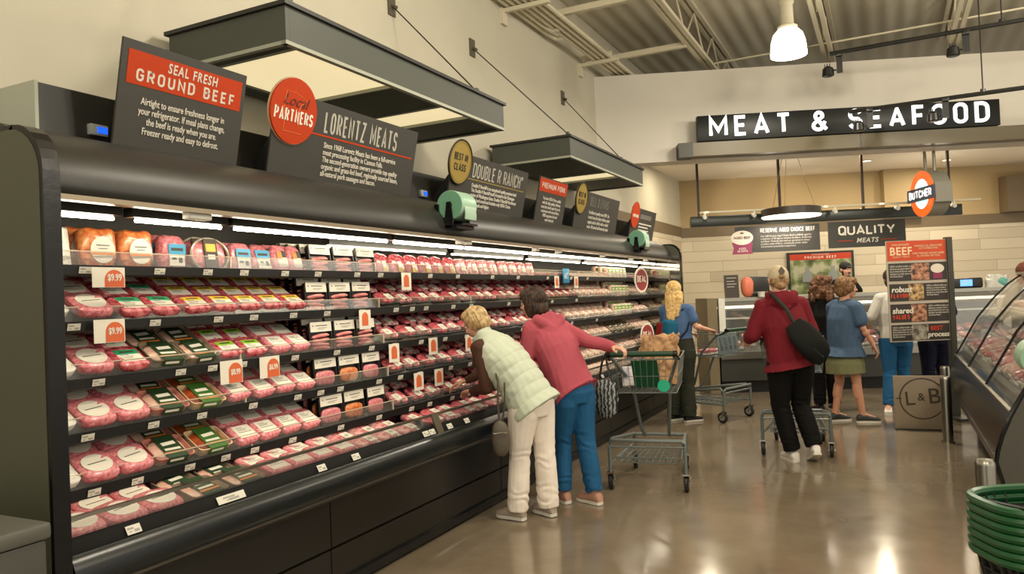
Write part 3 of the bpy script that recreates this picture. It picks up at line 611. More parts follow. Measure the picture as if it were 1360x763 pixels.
def lines(mb, x0, x1, y0, y1, n, z, th=.0006):
    for i in range(n):
        yy_ = y1-(y1-y0)*(i+.5)/n; mb.bx(x0, x0+(x1-x0)*(.6+.4*((i*37) % 10)/10), yy_-.0012, yy_+.0012, z, z+th)
def bricks(kind, name, meat, w_, d_, h, lab, seed, band=None):
    t = proto(kind, name); lump(MB(), w_, d_, h, 0, seed, k=.42).build('wrapped_meat', meat, t)
    z = h*.985; b = MB()
    if lab == 'oval': oval(b, 0, -.006, w_*.38, d_*.35, z); b.mat(1); b.box((0, -.005, z+.0018), (w_*.5, .004, .0008), (0, 0, .1))
    elif lab == 'rect': b.rbox((0, -.005, z), (w_*.70, d_*.64, .003), .001); b.mat(1); b.box((0, -.012, z+.0018), (w_*.56, .0025, .0008)); lines(b, -w_*.24, w_*.2, -.002, d_*.2, 3, z+.0016)
    else:
        b.rbox((0, -.006, z), (w_*.70, d_*.60, .003), .001); b.mat(2); b.rbox((0, d_*.16-.004, z+.0004), (w_*.70, d_*.24, .0032), .001); b.mat(1); lines(b, -w_*.25, w_*.15, -d_*.2, d_*.02, 3, z+.0016)
        b.box((0, d_*.16-.004, z+.0022), (w_*.42, d_*.07, .0006))
    b.build('label', [lab_w, lab_k, band or lab_g], t); note(t)
bricks('whiteflat', 'white_wrapped_tray', tray_w, .16, .15, .05, 'rect', 8)
bricks('oval', 'ground_beef_pack', pink, .168, .152, .056, 'oval', 1)
bricks('green', 'ground_beef_pack', red, .158, .148, .045, 'band', 2, lab_g)
bricks('yellow', 'ground_beef_pack', red, .167, .126, .045, 'band', 3, lab_y)
bricks('lime', 'ground_beef_pack', red, .155, .137, .044, 'band', 4, lab_l)
bricks('white', 'ground_beef_pack', pink, .157, .14, .047, 'rect', 5)
bricks('plain', 'pork_pack', pink, .157, .14, .052, 'rect', 6)
def steak(kind, name, meat, w_, d_, tray, seed, pieces=1, labx=.0):
    t = proto(kind, name)
    b = MB(); b.loft([[(a*w_/2*.88, c*d_/2*.88, 0) for a, c in ((-1, -1), (1, -1), (1, 1), (-1, 1))], [(a*w_/2, c*d_/2, .024) for a, c in ((-1, -1), (1, -1), (1, 1), (-1, 1))], [(a*w_/2*.94, c*d_/2*.94, .024) for a, c in ((-1, -1), (1, -1), (1, 1), (-1, 1))], [(a*w_/2*.85, c*d_/2*.85, .008) for a, c in ((-1, -1), (1, -1), (1, 1), (-1, 1))]], smooth=False); b.build('tray', tray, t)
    for k in range(pieces):
        b = MB(); lump(b, w_*.84/pieces, d_*.80, .042, .006, seed+k, k=.7, amp=.2); o = b.build('meat_piece', meat, t); o.location = ((k-(pieces-1)/2)*w_*.84/pieces, 0, 0)
    b = MB(); b.rbox((labx, -d_*.14, .049), (.080, .062, .002), .0008, rot=(.05, .03, .12)); b.mat(1); lines(b, labx-.032, labx+.028, -d_*.14-.018, -d_*.14+.018, 4, .0502); b.build('label', [lab_w, lab_k], t); note(t)
steak('steak', 'steak_pack', red, .205, .15, tray_k, 11, 1, .03)
steak('steak2', 'steak_pack', marbled, .20, .15, tray_k, 15, 2, -.03)
steak('roast', 'roast_pack', deepred, .195, .15, tray_k, 19, 1, .0)
steak('chops', 'pork_chop_pack', pale, .205, .15, tray_w, 23, 2, .03)
steak('breast', 'chicken_pack', pale, .20, .15, tray_w, 27, 2, -.02)
steak('rim', 'white_rimmed_pack', marbled, .21, .16, tray_w, 31, 1, .03)
def sleevepack(kind, name, meat, tray, band, open_=False):
    t = proto(kind, name); w_, d_, h = .20, .15, .05
    def rr(w2, d2, z): 
        out = []
        for cx_, cy_, a0 in ((1, -1, -PI/2), (1, 1, 0), (-1, 1, PI/2), (-1, -1, PI)):
            for k in range(4): a = a0+PI/2*k/3; out.append((cx_*(w2/2-.02)+.02*math.cos(a), cy_*(d2/2-.02)+.02*math.sin(a), z))
        return out
    b = MB(); b.loft([rr(w_*.88, d_*.86, 0), rr(w_*.97, d_*.96, h*.8), rr(w_, d_, h*.8), rr(w_, d_, h*.88), rr(w_*.95, d_*.94, h*.88), rr(w_*.86, d_*.84, .006)], smooth=False); b.build('tray', tray, t)
    b = MB(); lump(b, w_*.86, d_*.84, h*.80, .003, 40, k=.6, amp=.12); b.build('meat_piece', meat, t)
    b = MB(); b.bx(-.045, .06, -d_/2-.002, d_/2+.002, h*.90, h*.93); b.bx(-.045, .06, -d_/2-.003, -d_/2-.001, .012, h*.92); b.bx(-.045, .06, d_/2+.001, d_/2+.003, .012, h*.92)
    b.mat(1); b.box((.008, .02, h*.935), (.07, .022, .001), (0, 0, .08)); b.box((.008, -.02, h*.935), (.08, .014, .001)); b.box((.0, -d_/2-.0035, .03), (.07, .001, .012))
    b.mat(2); b.bx(-.045, .06, -.050, -.038, h*.93, h*.938); b.build('sleeve', [band, lab_w, lab_o], t); note(t)
sleevepack('sleeve', 'chicken_pack', pale, M('tray_clear_grey', (.56, .50, .42), .2, coat=.5), lab_dg)
sleevepack('tan', 'seasoned_meat_pack', rust, tray_c, M('sleeve_leaf', (.24, .42, .16), .45))
sleevepack('gsleeve', 'ground_turkey_pack', pale, M('tray_blush', (.76, .50, .44), .3), lab_dg)
def upright(kind, name, fill, meat):
    """tray standing on its edge, face to -y; header label along its top"""
    t = proto(kind, name); w_, h = .20, .176
    def rr(w2, z0, z1, y, rd=.02):
        out = []
        for cx_, cz_, a0 in ((1, -1, -PI/2), (1, 1, 0), (-1, 1, PI/2), (-1, -1, PI)):
            for k in range(4): a = a0+PI/2*k/3; out.append((cx_*(w2/2-rd)+rd*math.cos(a), y, (z0+z1)/2+cz_*((z1-z0)/2-rd)+rd*math.sin(a)))
        return out
    b = MB(); b.loft([rr(w_*.9, .008, h-.008, .04), rr(w_, 0, h, .012), rr(w_, 0, h, .006), rr(w_*.93, .006, h-.006, .006), rr(w_*.86, .012, h-.012, .030)], smooth=False); b.build('tray', tray_k, t)
    if fill == 'links':
        for k in range(4):
            z = .020+k*.0235; b = MB(); pts = [(-.072+.144*i/6, .016+.004*math.sin(k*2+i), z+.005*math.sin(i*.6+k*1.7)) for i in range(7)]; b.tube(pts, [.006, .0105, .0115, .0115, .0115, .0105, .006], 10); b.build('sausage', meat, t)
    else: b = MB(); lump(b, .165, .085, .03, 0, 55, k=.55, amp=.15); o = b.build('ground_meat', meat, t, loc=(0, .032, .057), rot=(PI/2, 0, 0))
    b = MB(); b.bx(-w_*.455, w_*.455, .002, .005, h*.66, h*.965); b.bx(-w_*.455, w_*.455, .002, .036, h*.965, h*.985); b.mat(1)
    b.lathe([(.001, .001), (.004, .001), (.004, .002), (.001, .002)], c=(-.07, 0, h*.86), n=10, axis='y'); b.bx(-.045, .055, .0012, .002, h*.85, h*.875); b.bx(-.03, .05, .0012, .002, h*.78, h*.79); b.bx(-.03, .03, .0012, .002, h*.74, h*.75); b.build('header_label', [lab_w, lab_k], t); note(t)
upright('links', 'sausage_pack', 'links', saus)
upright('pinkpatty', 'ground_sausage_pack', 'slab', pink)
upright('orangepatty', 'ground_sausage_pack', 'slab', orange_meat)
def standing(kind, name, meat, w_, h, d_, lab):
    """a wrapped cut standing up against the one behind, face to -y"""
    t = proto(kind, name); b = MB(); lump(b, w_, h, d_, 0, hash(kind) % 50 if False else len(kind)*3, k=.55, amp=.14); b.build('wrapped_meat', meat, t, loc=(0, d_, h/2), rot=(PI/2, 0, 0))
    b = MB()
    if lab == 'oval': o_ = b.prism([(.055*math.cos(2*PI*i/24), .058*math.sin(2*PI*i/24)) for i in range(24)], -.002, .0, 'y'); b.mat(2); b.bx(-.05, .05, -.003, -.002, -.022, -.012); b.mat(1); b.bx(-.03, .03, -.003, -.002, .018, .022); b.bx(-.02, .02, -.003, -.002, .004, .007); zc = h*.45
    elif lab == 'blue': b.bx(-.045, .045, -.002, 0, -.05, .05); b.mat(2); b.bx(-.048, .052, -.003, -.0005, .005, .055); b.mat(1); b.bx(-.035, .035, -.0035, -.003, .022, .036); b.bx(-.03, -.005, -.003, -.002, -.02, -.01); b.bx(.01, .03, -.003, -.002, -.035, -.01); zc = h*.42
    elif lab == 'yellow': b.bx(-.022, .022, -.002, 0, -.01, .035); b.mat(2); b.bx(-.026, .022, -.003, -.0005, -.04, -.008); zc = h*.4
    elif lab == 'none': b.bx(-.03, .03, -.002, 0, -.03, .03); b.mat(1); b.bx(-.02, .02, -.003, -.002, .0, .006); zc = h*.5
    else: b.bx(-.035, .035, -.002, 0, -.05, .04); b.mat(2); b.bx(-.035, .0, -.003, -.001, .0, .04); b.mat(1); b.bx(.002, .034, -.003, -.001, .005, .045); zc = h*.5
    b.build('label', [lab_w, lab_k, {'oval': lab_o, 'blue': lab_b, 'yellow': lab_y}.get(lab, lab_o)], t, loc=(0, -.004, zc)); note(t)
standing('orangebag', 'seasoned_chicken_bag', orange_meat, .165, .185, .09, 'oval')
standing('pinkbox', 'ground_pork_pack', pink, .14, .17, .08, 'blue')
standing('round', 'ground_pork_pack', pink, .14, .16, .07, 'blue')
standing('tall', 'bratwurst_pack', pink, .115, .165, .05, 'mixed')
standing('standsteak', 'standing_steak_pack', red, .16, .15, .05, 'yellow')
standing('standmarb', 'standing_steak_pack', marbled, .16, .15, .05, 'none')
def greenpack(kind, name):
    t = proto(kind, name); b = MB(); b.rbox((0, .03, .075), (.135, .06, .15), .02, 3); b.build('wrapped_meat', pale, t)
    b = MB(); b.bx(-.055, .055, -.003, 0, .02, .14); b.mat(1); b.bx(-.055, .055, -.004, -.001, .075, .125); b.mat(2); b.bx(-.03, .03, -.005, -.003, .09, .105); b.build('label', [lab_w, M('label_leaf', (.45, .62, .22), .45), lab_w], t); note(t)
greenpack('greenpack', 'chicken_pouch')
def ovaltray(kind, name):
    t = proto(kind, name); b = MB(); lump(b, .21, .15, .03, 0, 71, k=.85, amp=.06); b.build('ham_slices', pink, t, loc=(0, .036, .085), rot=(PI/2, 0, 0))
    b = MB(); pts = [(.115*math.cos(2*PI*i/32), .008, .085+.085*math.sin(2*PI*i/32)) for i in range(32)]; b.tube(pts, .006, 6, closed=True); b.build('clear_rim', M('clear_rim', (.72, .68, .60), .12, coat=.6), t)
    b = MB(); b.bx(-.04, .04, -.001, .006, .0, .165); b.mat(1); b.bx(-.03, .03, -.002, -.001, .10, .14); b.mat(2); b.bx(-.022, .022, -.002, -.001, .06, .085); b.build('sleeve', [sleeve_brown, lab_y, lab_w], t); note(t)
ovaltray('ovaltray', 'sliced_ham_pack')
def whitetray(kind, name):
    t = proto(kind, name); b = MB(); b.rbox((0, .02, .09), (.17, .04, .18), .015, 3); b.build('tray', tray_w, t)
    b = MB(); b.bx(-.06, .06, -.002, .0, .02, .16); b.mat(1)
    for k in range(5): b.bx(-.05, .05-.01*(k % 3), -.003, -.002, .035+.025*k, .038+.025*k)
    b.build('label', [lab_w, lab_k], t); note(t)
whitetray('whitetray', 'white_wrapped_pack')
DESC = {'oval': 'pink ground beef pack with white oval label', 'green': 'red beef pack with green-topped label', 'yellow': 'red beef pack with yellow-topped label', 'lime': 'red beef pack with lime-topped label',
        'white': 'pink ground meat brick with white label', 'plain': 'pink ground meat brick', 'steak': 'red steak tray', 'steak2': 'marbled steak tray', 'roast': 'dark red roast tray', 'chops': 'pale pork chop tray',
        'breast': 'pale chicken tray', 'rim': 'white-rimmed meat tray', 'sleeve': 'chicken tray with dark green sleeve', 'tan': 'cream tray of rust-brown meat with green sleeve', 'gsleeve': 'pink tray with dark green sleeve',
        'links': 'sausage tray with white header', 'pinkpatty': 'upright pink ground sausage tray', 'orangepatty': 'upright orange ground sausage tray', 'orangebag': 'orange seasoned meat bag, white oval label',
        'pinkbox': 'pink block pack with blue label', 'round': 'round pink pack with blue label', 'tall': 'tall pink pack with patterned label', 'standsteak': 'upright red steak pack with yellow label', 'standmarb': 'upright pale marbled pack',
        'greenpack': 'upright pouch with leaf-green label', 'ovaltray': 'oval ham tray with brown sleeve', 'whitetray': 'white wrapped pack', 'whiteflat': 'flat white wrapped tray beside the end panel'}
SHN = ['top shelf', 'second shelf', 'third shelf', 'fourth shelf', 'fifth shelf', 'lowest deck']
used = set(); COUNT = {}
def row_words(r): return ['front row', 'second row', 'third row', 'back row', 'rearmost row'][r]
STANDS = {'links', 'pinkpatty', 'orangepatty', 'orangebag', 'pinkbox', 'round', 'tall', 'standsteak', 'standmarb', 'greenpack', 'ovaltray', 'whitetray'}
def put(kind, shelf, y, depth, lift, ordn, row, multi, yaw=0., lean=0., lower=False):
    if shelf < 5: sx, sz = SH[shelf]; t = TILT if shelf else R(6)
    else: sx, sz = -2.625, .688; t = math.atan2(.05, .9)
    ct, st = math.cos(t), math.sin(t)
    x = sx-depth*ct+lift*st; z = sz+depth*st+lift*ct+.0015
    # local +y points into the shelf (-X), local x along the case (+Y)
    up_ = kind in STANDS
    if not up_ and shelf: lean += R(10 if shelf < 5 else 15); lift += .004
    if not up_ and shelf and not lower: lift += (.024+.008*row if shelf < 5 else .004); x = sx-depth*ct+lift*st; z = sz+depth*st+lift*ct+.0015
    if up_ and shelf: x += row*.011*st; z += row*.011*ct
    rot = (Matrix.Rotation(PI/2, 3, 'Z') @ Matrix.Rotation(t+lean, 3, 'X') @ Matrix.Rotation(yaw, 3, 'Z')).to_euler()
    nm = DESC[kind]
    KK = (kind, shelf, lower); COUNT[KK] = COUNT.get(KK, {}); COUNT[KK][row] = COUNT[KK].get(row, 0)+1; o_ = COUNT[KK][row]
    lab = f'{nm}, {SHN[shelf]}, {ORD[o_-1]} from left' + (', underneath, against clear guard' if lower else f', {row_words(row)}' if multi else '')
    assert lab not in used, lab
    used.add(lab)
    g = f'{DESC[kind].split(" with")[0].split(",")[0]}s on the {SHN[shelf]}'
    src = PROTO[kind]
    if src.get('placed'): o = dup(src, (x, y, z), rot, lab, g)
    else: o = src; o.location = (x, y, z); o.rotation_euler = rot; o['label'] = lab; o['group'] = g; o['placed'] = 1; KIDS[src.name] = [(c, list(c.children)) for c in src.children]
    return o
def fill(kind, shelf, y0, y1, rows, pitch, dpitch, d0=.075, lift=0., lean=0., jit=.05, skew=0.):
    ks = kind if isinstance(kind, (list, tuple)) else [kind]
    n = max(1, int(round((y1-y0)/pitch))); p = (y1-y0)/n
    for r in range(rows):
        for k in range(n):
            kk = ks[(k+r) % len(ks)]
            put(kk, shelf, y0+p*(k+.5)+skew*r+rnd.uniform(-.004, .004), d0+r*dpitch+rnd.uniform(-.004, .004), lift if not callable(lift) else lift(r), k, r, rows > 1, rnd.uniform(-jit, jit), lean)
# top shelf: packs stand up
L0 = R(14)
fill('whitetray', 0, 1.82, 2.04, 2, .20, .10, .03, lean=-L0)
fill('orangebag', 0, 2.06, 2.42, 2, .17, .13, .03, lean=-L0*.5)
fill('pinkbox', 0, 2.45, 2.60, 2, .15, .11, .03, lean=-L0*.5)
fill('ovaltray', 0, 2.62, 2.87, 2, .22, .09, .03, lean=-L0)
fill('round', 0, 2.88, 3.02, 2, .14, .10, .03, lean=-L0)
fill('pinkbox', 0, 3.03, 3.18, 2, .15, .11, .03, lean=-R(24))
fill('tall', 0, 3.19, 3.43, 3, .12, .08, .03, lean=-R(22))
fill('links', 0, 3.45, 4.12, 4, .22, .075, .025, lean=-L0)
fill('standsteak', 0, 4.14, 5.2, 2, .19, .12, .04, lean=-R(20))
fill('standmarb', 0, 5.2, 6.7, 2, .19, .12, .04, lean=-R(20))
fill('roast', 0, 6.72, 7.5, 2, .21, .15, .08)
fill('chops', 0, 7.5, 8.75, 2, .21, .15, .08, lean=-R(0))
fill('greenpack', 0, 8.8, 9.5, 3, .14, .08, .03, lean=-L0)
fill('steak', 0, 9.52, 10.2, 2, .21, .15, .08)
# second shelf
fill('whiteflat', 1, 1.80, 1.97, 3, .168, .148, .085)
fill('oval', 1, 1.98, 2.17, 3, .168, .148, .085)
fill('green', 1, 2.18, 2.50, 3, .155, .145, .08)
fill('yellow', 1, 2.52, 3.36, 4, .168, .118, .075)
fill('links', 1, 3.38, 4.02, 5, .213, .075, .025, lean=R(-27))
fill(['steak', 'steak2'], 1, 4.05, 6.6, 3, .205, .152, .085, jit=.09)
fill('roast', 1, 6.62, 7.6, 3, .205, .152, .085)
fill('breast', 1, 7.62, 8.75, 3, .205, .152, .085)
fill('greenpack', 1, 8.8, 9.5, 4, .14, .09, .03, lean=R(-27))
fill('chops', 1, 9.52, 10.2, 3, .21, .152, .085)
# third shelf
fill('whiteflat', 2, 1.80, 1.96, 3, .168, .148, .085)
fill('oval', 2, 1.97, 2.14, 3, .17, .148, .085)
fill('green', 2, 2.15, 2.31, 3, .17, .145, .08)
fill('sleeve', 2, 2.32, 2.69, 3, .205, .152, .085)
fill('lime', 2, 2.70, 3.02, 3, .155, .135, .08)
fill('white', 2, 3.04, 3.36, 3, .155, .14, .08)
fill('links', 2, 3.38, 4.02, 5, .213, .075, .025, lean=R(-27))
fill(['steak2', 'steak'], 2, 4.05, 7.2, 3, .205, .152, .085, jit=.09)
fill('breast', 2, 7.25, 8.75, 3, .205, .152, .085)
fill('greenpack', 2, 8.8, 9.5, 4, .14, .09, .03, lean=R(-27))
fill('chops', 2, 9.52, 10.2, 3, .21, .152, .085)
# fourth shelf
fill('whiteflat', 3, 1.79, 1.94, 3, .168, .148, .085)
fill('oval', 3, 1.95, 2.28, 3, .167, .148, .085)
fill('gsleeve', 3, 2.285, 2.485, 3, .20, .152, .085)
fill('tan', 3, 2.49, 2.705, 3, .205, .152, .085)
fill('white', 3, 2.72, 3.36, 3, .16, .14, .08)
fill(['pinkpatty', 'orangepatty'], 3, 3.38, 4.02, 5, .213, .075, .025, lean=R(-27))
fill(['steak', 'steak2'], 3, 4.05, 7.0, 3, .205, .152, .085, jit=.09)
fill('breast', 3, 7.05, 8.5, 3, .205, .152, .085)
fill('sleeve', 3, 8.52, 9.4, 3, .215, .152, .085)
fill('chops', 3, 9.42, 10.2, 3, .21, .152, .085)
# fifth shelf
fill('whiteflat', 4, 1.78, 1.93, 3, .168, .148, .085)
fill('oval', 4, 1.935, 2.27, 3, .168, .148, .085)
fill('gsleeve', 4, 2.275, 2.48, 3, .20, .152, .085)
fill('tan', 4, 2.49, 2.71, 3, .205, .152, .085)
fill('white', 4, 2.73, 3.36, 3, .16, .14, .08)
fill(['pinkpatty', 'orangepatty'], 4, 3.38, 4.02, 5, .213, .075, .025, lean=R(-27))
fill(['steak2', 'roast'], 4, 4.05, 6.8, 3, .205, .152, .085, jit=.09)
fill('breast', 4, 6.85, 8.6, 3, .205, .152, .085)
fill('chops', 4, 8.65, 10.2, 3, .21, .152, .085)
# lowest deck
fill('oval', 5, 1.70, 2.22, 4, .173, .15, .10)
fill('sleeve', 5, 2.24, 2.68, 3, .212, .155, .10)
fill('plain', 5, 2.70, 3.36, 4, .16, .14, .10)
fill('rim', 5, 3.38, 4.0, 3, .215, .165, .10)
fill(['steak', 'steak2'], 5, 4.12, 6.8, 3, .205, .155, .10, jit=.09)
fill('breast', 5, 6.85, 8.6, 3, .205, .155, .10)
fill('chops', 5, 8.65, 10.2, 3, .21, .155, .10)
for p_ in PROTO.values():
    if 'placed' in p_: del p_['placed']
# ------------------------------------------------------------------ MEAT & SEAFOOD sign on the fascia
def bthing(name, label, cat, s_, w_, z, group=None, rz=BA): return thing(name, label, cat, BF(s_, w_, z), rz, group)
ms = bthing('department_sign', 'long black lit sign reading MEAT & SEAFOOD on the white fascia', 'sign', 2.73, -.15, 3.62)
b = MB(); b.rbox((2.055, .06, .18), (4.11, .12, .36), .006); b.build('sign_box', M('sign_black', (.06, .072, .062), .4, spec=.3), ms)
lit = M('letter_glow', (1, 1, 1), .4, emit=1.5, ecol=(.97, 1, 1))
caps(ms, 'letter', 'MEAT & SEAFOOD', .285, .045, .16, .050, lit, fit=3.80, y=-.016, dep=.016, each=True)
lg = bthing('sign_ledge', 'tan metal ledge below the long lit sign', 'ledge', 2.46, -.02, 3.40)
lm_ = M('ledge_tan', (.38, .345, .25), .45)
b = MB(); b.bx(.2, 2.50, -.10, .13, .02, .21); b.bx(2.52, 7.4, -.10, .13, .02, .21); b.build('ledge_face', lm_, lg)
b = MB(); b.bx(0, .20, -.11, .13, .01, .215); b.build('end_box', M('ledge_dark', (.22, .22, .19), .5), lg)
b = MB(); b.bx(2.50, 2.52, -.095, .13, .02, .21); b.build('joint', black_metal, lg)
# recessed downlights in the soffit
can_glow = M('downlight_glow', (1, .97, .88), .4, emit=5., ecol=(1, .93, .78))
for s_, w_, lb in ((3.05, 2.3, 'small round recessed downlight at the left of the tan soffit'), (5.45, 1.6, 'small recessed downlight above the dark QUALITY sign'), (6.35, 3.2, 'small recessed downlight left of the round butcher sign'), (7.7, 1.5, 'small recessed downlight right of the butcher sign, nearest the fascia'), (7.95, 3.6, 'small recessed downlight right of the butcher sign, farther back')):
    t = bthing('recessed_downlight', lb, 'ceiling light', s_, w_, 3.745, 'recessed downlights')
    b = MB(); b.lathe([(.09, .016), (.10, .0), (.075, .0), (.07, .01)], n=24); b.build('trim_ring', white_plastic, t)
    b = MB(); b.lathe([(.001, .006), (.072, .006), (.072, .012), (.001, .012)], n=24); b.build('lens', can_glow, t)
    area('downlight_glow', BF(s_, w_, 3.73), .14, 34, (1, .86, .62))
# ------------------------------------------------------------------ hung dark beam with track lights and signs
bm_ = bthing('hung_beam', 'long dark horizontal beam hung over the butcher counter', 'beam', 2.85, 1.4, 2.54)
b = MB(); b.rbox((2.1, .05, .085), (4.22, .12, .17), .004); b.build('beam_body', M('beam_dark', (.16, .18, .165), .3, .3), bm_)
for x in (.13, 1.42, 2.72, 4.05):
    b = MB(); b.bx(x-.018, x+.018, .03, .066, .17, 1.22); b.build('hanger_rod', M('rod_brown', (.22, .16, .11), .5), bm_)
tk = bthing('track_light_bar', 'white light track with small heads above the hung dark beam', 'track light', 2.95, 1.22, 2.735)
b = MB(); b.bx(0, 4.3, -.02, .02, .0, .03); b.build('track', beige_metal, tk)
for x in (.08, .85, 2.1, 3.05, 3.9):
    b = MB(); b.cyl((x, 0, 0), (x, 0, -.05), .018, 8); b.cyl((x, -.03, -.07), (x, .06, -.05), .03, 12); b.build('lamp_head', white_plastic, tk)
for s_, w2 in ((3.05, 1.33), (4.9, 1.33), (5.75, 1.33), (6.75, 1.33)): spot('track_spot', BF(s_, 1.17, 2.78), BF(s_+.02, 1.4, 2.63), 1.2, 60)
spot('wall_spot', BF(4.55, 2.2, 2.75), BF(4.75, 4.6, 3.15), 70, 50); spot('wall_spot', BF(5.5, 2.2, 2.75), BF(5.75, 4.6, 3.15), 60, 50)
def bsign(name, label, s_, z, wd, ht):
    t = bthing(name, label, 'sign', s_, 1.44, z); b = MB(); b.bx(0, wd, 0, .012, 0, ht); b.build('board', sign_grey, t); return t
ra = bsign('hanging_sign', 'dark hanging sign reading RESERVE AGED CHOICE BEEF with oval medal', 3.54, 2.09, 1.33, .42)
caps(ra, 'heading', 'RESERVE AGED CHOICE BEEF', .066, .0085, .40, .315, sign_text, fit=.86)
txt('body_text', 'Our L&B Reserve Aged Choice Beef is skillfully aged for\na minimum of 28 days to enhance the flavor, tenderness\nand flavor. Perfectly juicy and our guarantee to always\nprovide a taste of flavor, consistently tender steaks\nand premium presentation experience.', .042, M('sign_text_dim', (.62, .60, .56), .6), ra, (.40, -.002, .275), sx=.84, line=1.0, va='TOP', bold=.0004)
b = MB(); b.prism([(-.06, -.02), (.27, -.02), (.25, .03), (.27, .17), (-.06, .17), (-.03, .08)], -.006, -.002); b.build('ribbon', M('ribbon_plum', (.52, .16, .30), .5), ra)
b = MB(); b.prism([(.105+.175*math.cos(2*PI*k/36), .245+.115*math.sin(2*PI*k/36)) for k in range(36)], -.012, -.007); b.build('medal', M('medal_cream', (.84, .80, .74), .5), ra)
txt('medal_text', 'AGED BEEF', .06, M('medal_brown', (.35, .2, .2), .6), ra, (.105, -.014, .225), align='CENTER', bold=.001, va='BOTTOM_BASELINE', sx=.9)
b = MB(); b.rbox((.105, -.014, .32), (.05, .003, .02), .001); b.build('medal_emblem', MATS['medal_brown'], ra)
txt('ribbon_text', 'AGED\n28 DAYS', .045, paper_white, ra, (.105, -.008, .09), align='CENTER', va='TOP', line=.9)
qm = bsign('hanging_sign', 'dark hanging sign reading QUALITY MEATS in white', 5.0, 2.10, 1.2, .42)
caps(qm, 'heading', 'QUALITY', .15, .028, .60, .20, paper_white, fit=.88, sx=1.25, align='CENTER')
txt('subheading', 'MEATS', .105, sign_text, qm, (.60, -.002, .075), align='CENTER', shear=.25, va='BOTTOM_BASELINE', bold=.002, gap=1.1)
for x0, x1 in ((.14, .38), (.82, 1.06)): flat(qm, 'rule', orange, x0, x1, .105, .115)
for s_, w_ in ((4.6, 2.9), (7.4, 2.9), (10.2, 2.4)): point('soffit_fill', BF(s_, w_, 2.75), 22, (1, .88, .72), .15)     # added fill lamps without fixtures, to brighten the soffit and butcher area
# round pendant lamp
pl = bthing('pendant_lamp', 'wide round dark pendant lamp with glowing underside above the counter', 'pendant lamp', 4.335, 1.1, 2.60)
b = MB(); b.lathe([(.445, .02), (.445, .13), (.42, .14), (.001, .14)], n=48); b.build('drum', M('drum_brown', (.20, .165, .13), .4), pl)
b = MB(); b.lathe([(.001, .0), (.43, .0), (.445, .02), (.44, .03), (.001, .03)], n=48); b.build('diffuser', M('pendant_glow', (1, .95, .88), .4, emit=3.0, ecol=(1, .93, .84)), pl)
b = MB()
for a in (0, 2.1, 4.2): b.cyl((.38*math.cos(a), .38*math.sin(a), .14), (.08*math.cos(a), .08*math.sin(a), 1.12), .005, 5)
b.build('cables', M('cable_tan', (.6, .5, .3), .5), pl)
b = MB(); b.lathe([(.001, 1.10), (.14, 1.10), (.15, 1.13), (.15, 1.16), (.001, 1.16)], n=32); b.build('ceiling_rose', M('drum_brown', (.20, .165, .13), .4), pl)
area('pendant_light', BF(4.335, 1.1, 2.56), .8, 22, (1, .9, .76))
# blade sign BUTCHER
bs = thing('blade_sign', 'round orange and white blade sign with navy bar reading BUTCHER', 'sign', BF(6.06, .55, 2.80), R(-66))
b = MB(); b.lathe([(.001, .02), (.335, .02), (.335, .26), (.001, .26)], n=48, axis='y'); b.bx(-.36, .36, .02, .26, -.16, .12); b.build('sign_can', M('can_grey', (.50, .49, .44), .45), bs)
b = MB(); b.lathe([(.22, 0), (.335, 0), (.335, .02), (.22, .02), (.22, 0)], n=48, axis='y'); b.build('orange_ring', M('ring_glow', (.95, .40, .12), .4, emit=.8, ecol=(.95, .36, .10)), bs)
b = MB(); b.lathe([(.001, .004), (.222, .004), (.222, .02), (.001, .02)], n=48, axis='y'); b.build('white_center', M('center_glow', (.8, .95, 1), .4, emit=1.1, ecol=(.75, .95, 1)), bs)
b = MB(); b.bx(-.39, .39, -.02, .0, -.10, .09); b.build('navy_bar', M('navy_bar', (.16, .20, .30), .4), bs)
caps(bs, 'lettering', 'BUTCHER', .115, .024, 0, -.06, M('butcher_white', (1, 1, 1), .4, emit=1.2), fit=.66, sx=1.1, align='CENTER', y=-.0225)
for x in (-.13, .13):
    b = MB(); b.cyl((x, .14, .31), (x, .14, .96), .025, 10); b.build('hanger_post', M('post_grey', (.52, .50, .45), .4, .5), bs)
# spot tracks under the roof
def track(label, pts, drops, heads, grp='black spotlight tracks'):
    t = thing('spotlight_track', label, 'track light', pts[0], group=grp); o0 = V(pts[0])
    b = MB(); b.tube([V(p)-o0 for p in pts], .028, 8); b.build('pipe', black_metal, t)
    for (x, y, z, zt) in drops: b = MB(); b.cyl(V((x, y, z))-o0, V((x, y, zt))-o0, .008, 6); b.cyl(V((x, y, z+.02))-o0, V((x, y, z+.06))-o0, .03, 8); b.build('hanger_rod', black_metal, t)
    for (x, y, z) in heads:
        b = MB(); b.rbox(V((x, y, z-.02))-o0, (.08, .14, .05), .01); b.bx(x-o0.x-.035, x-o0.x+.035, y-o0.y-.03, y-o0.y+.03, z-o0.z-.24, z-o0.z-.03)
        b.cyl(V((x-.04, y, z-.2))-o0, V((x-.09, y, z-.2))-o0, .012, 6); b.lathe([(.03, .06), (.065, .03), (.075, -.06), (.06, -.07), (.001, -.065)], c=V((x-.14, y, z-.2))-o0, n=14)
        for k in range(3): b.bx(x-.18-o0.x+.03*k, x-.17-o0.x+.03*k, y-.03-o0.y, y+.03-o0.y, z-.16-o0.z, z-.11-o0.z)
        b.build('spot_head', black_metal, t)
track('upper black spotlight track hung below the roof joists', [(-.53, 10.6, 4.5), (6, 10.45, 4.52)], [(1.35, 10.57, 4.5, 5.4)], [(-.42, 10.6, 4.48), (.98, 10.57, 4.48)])
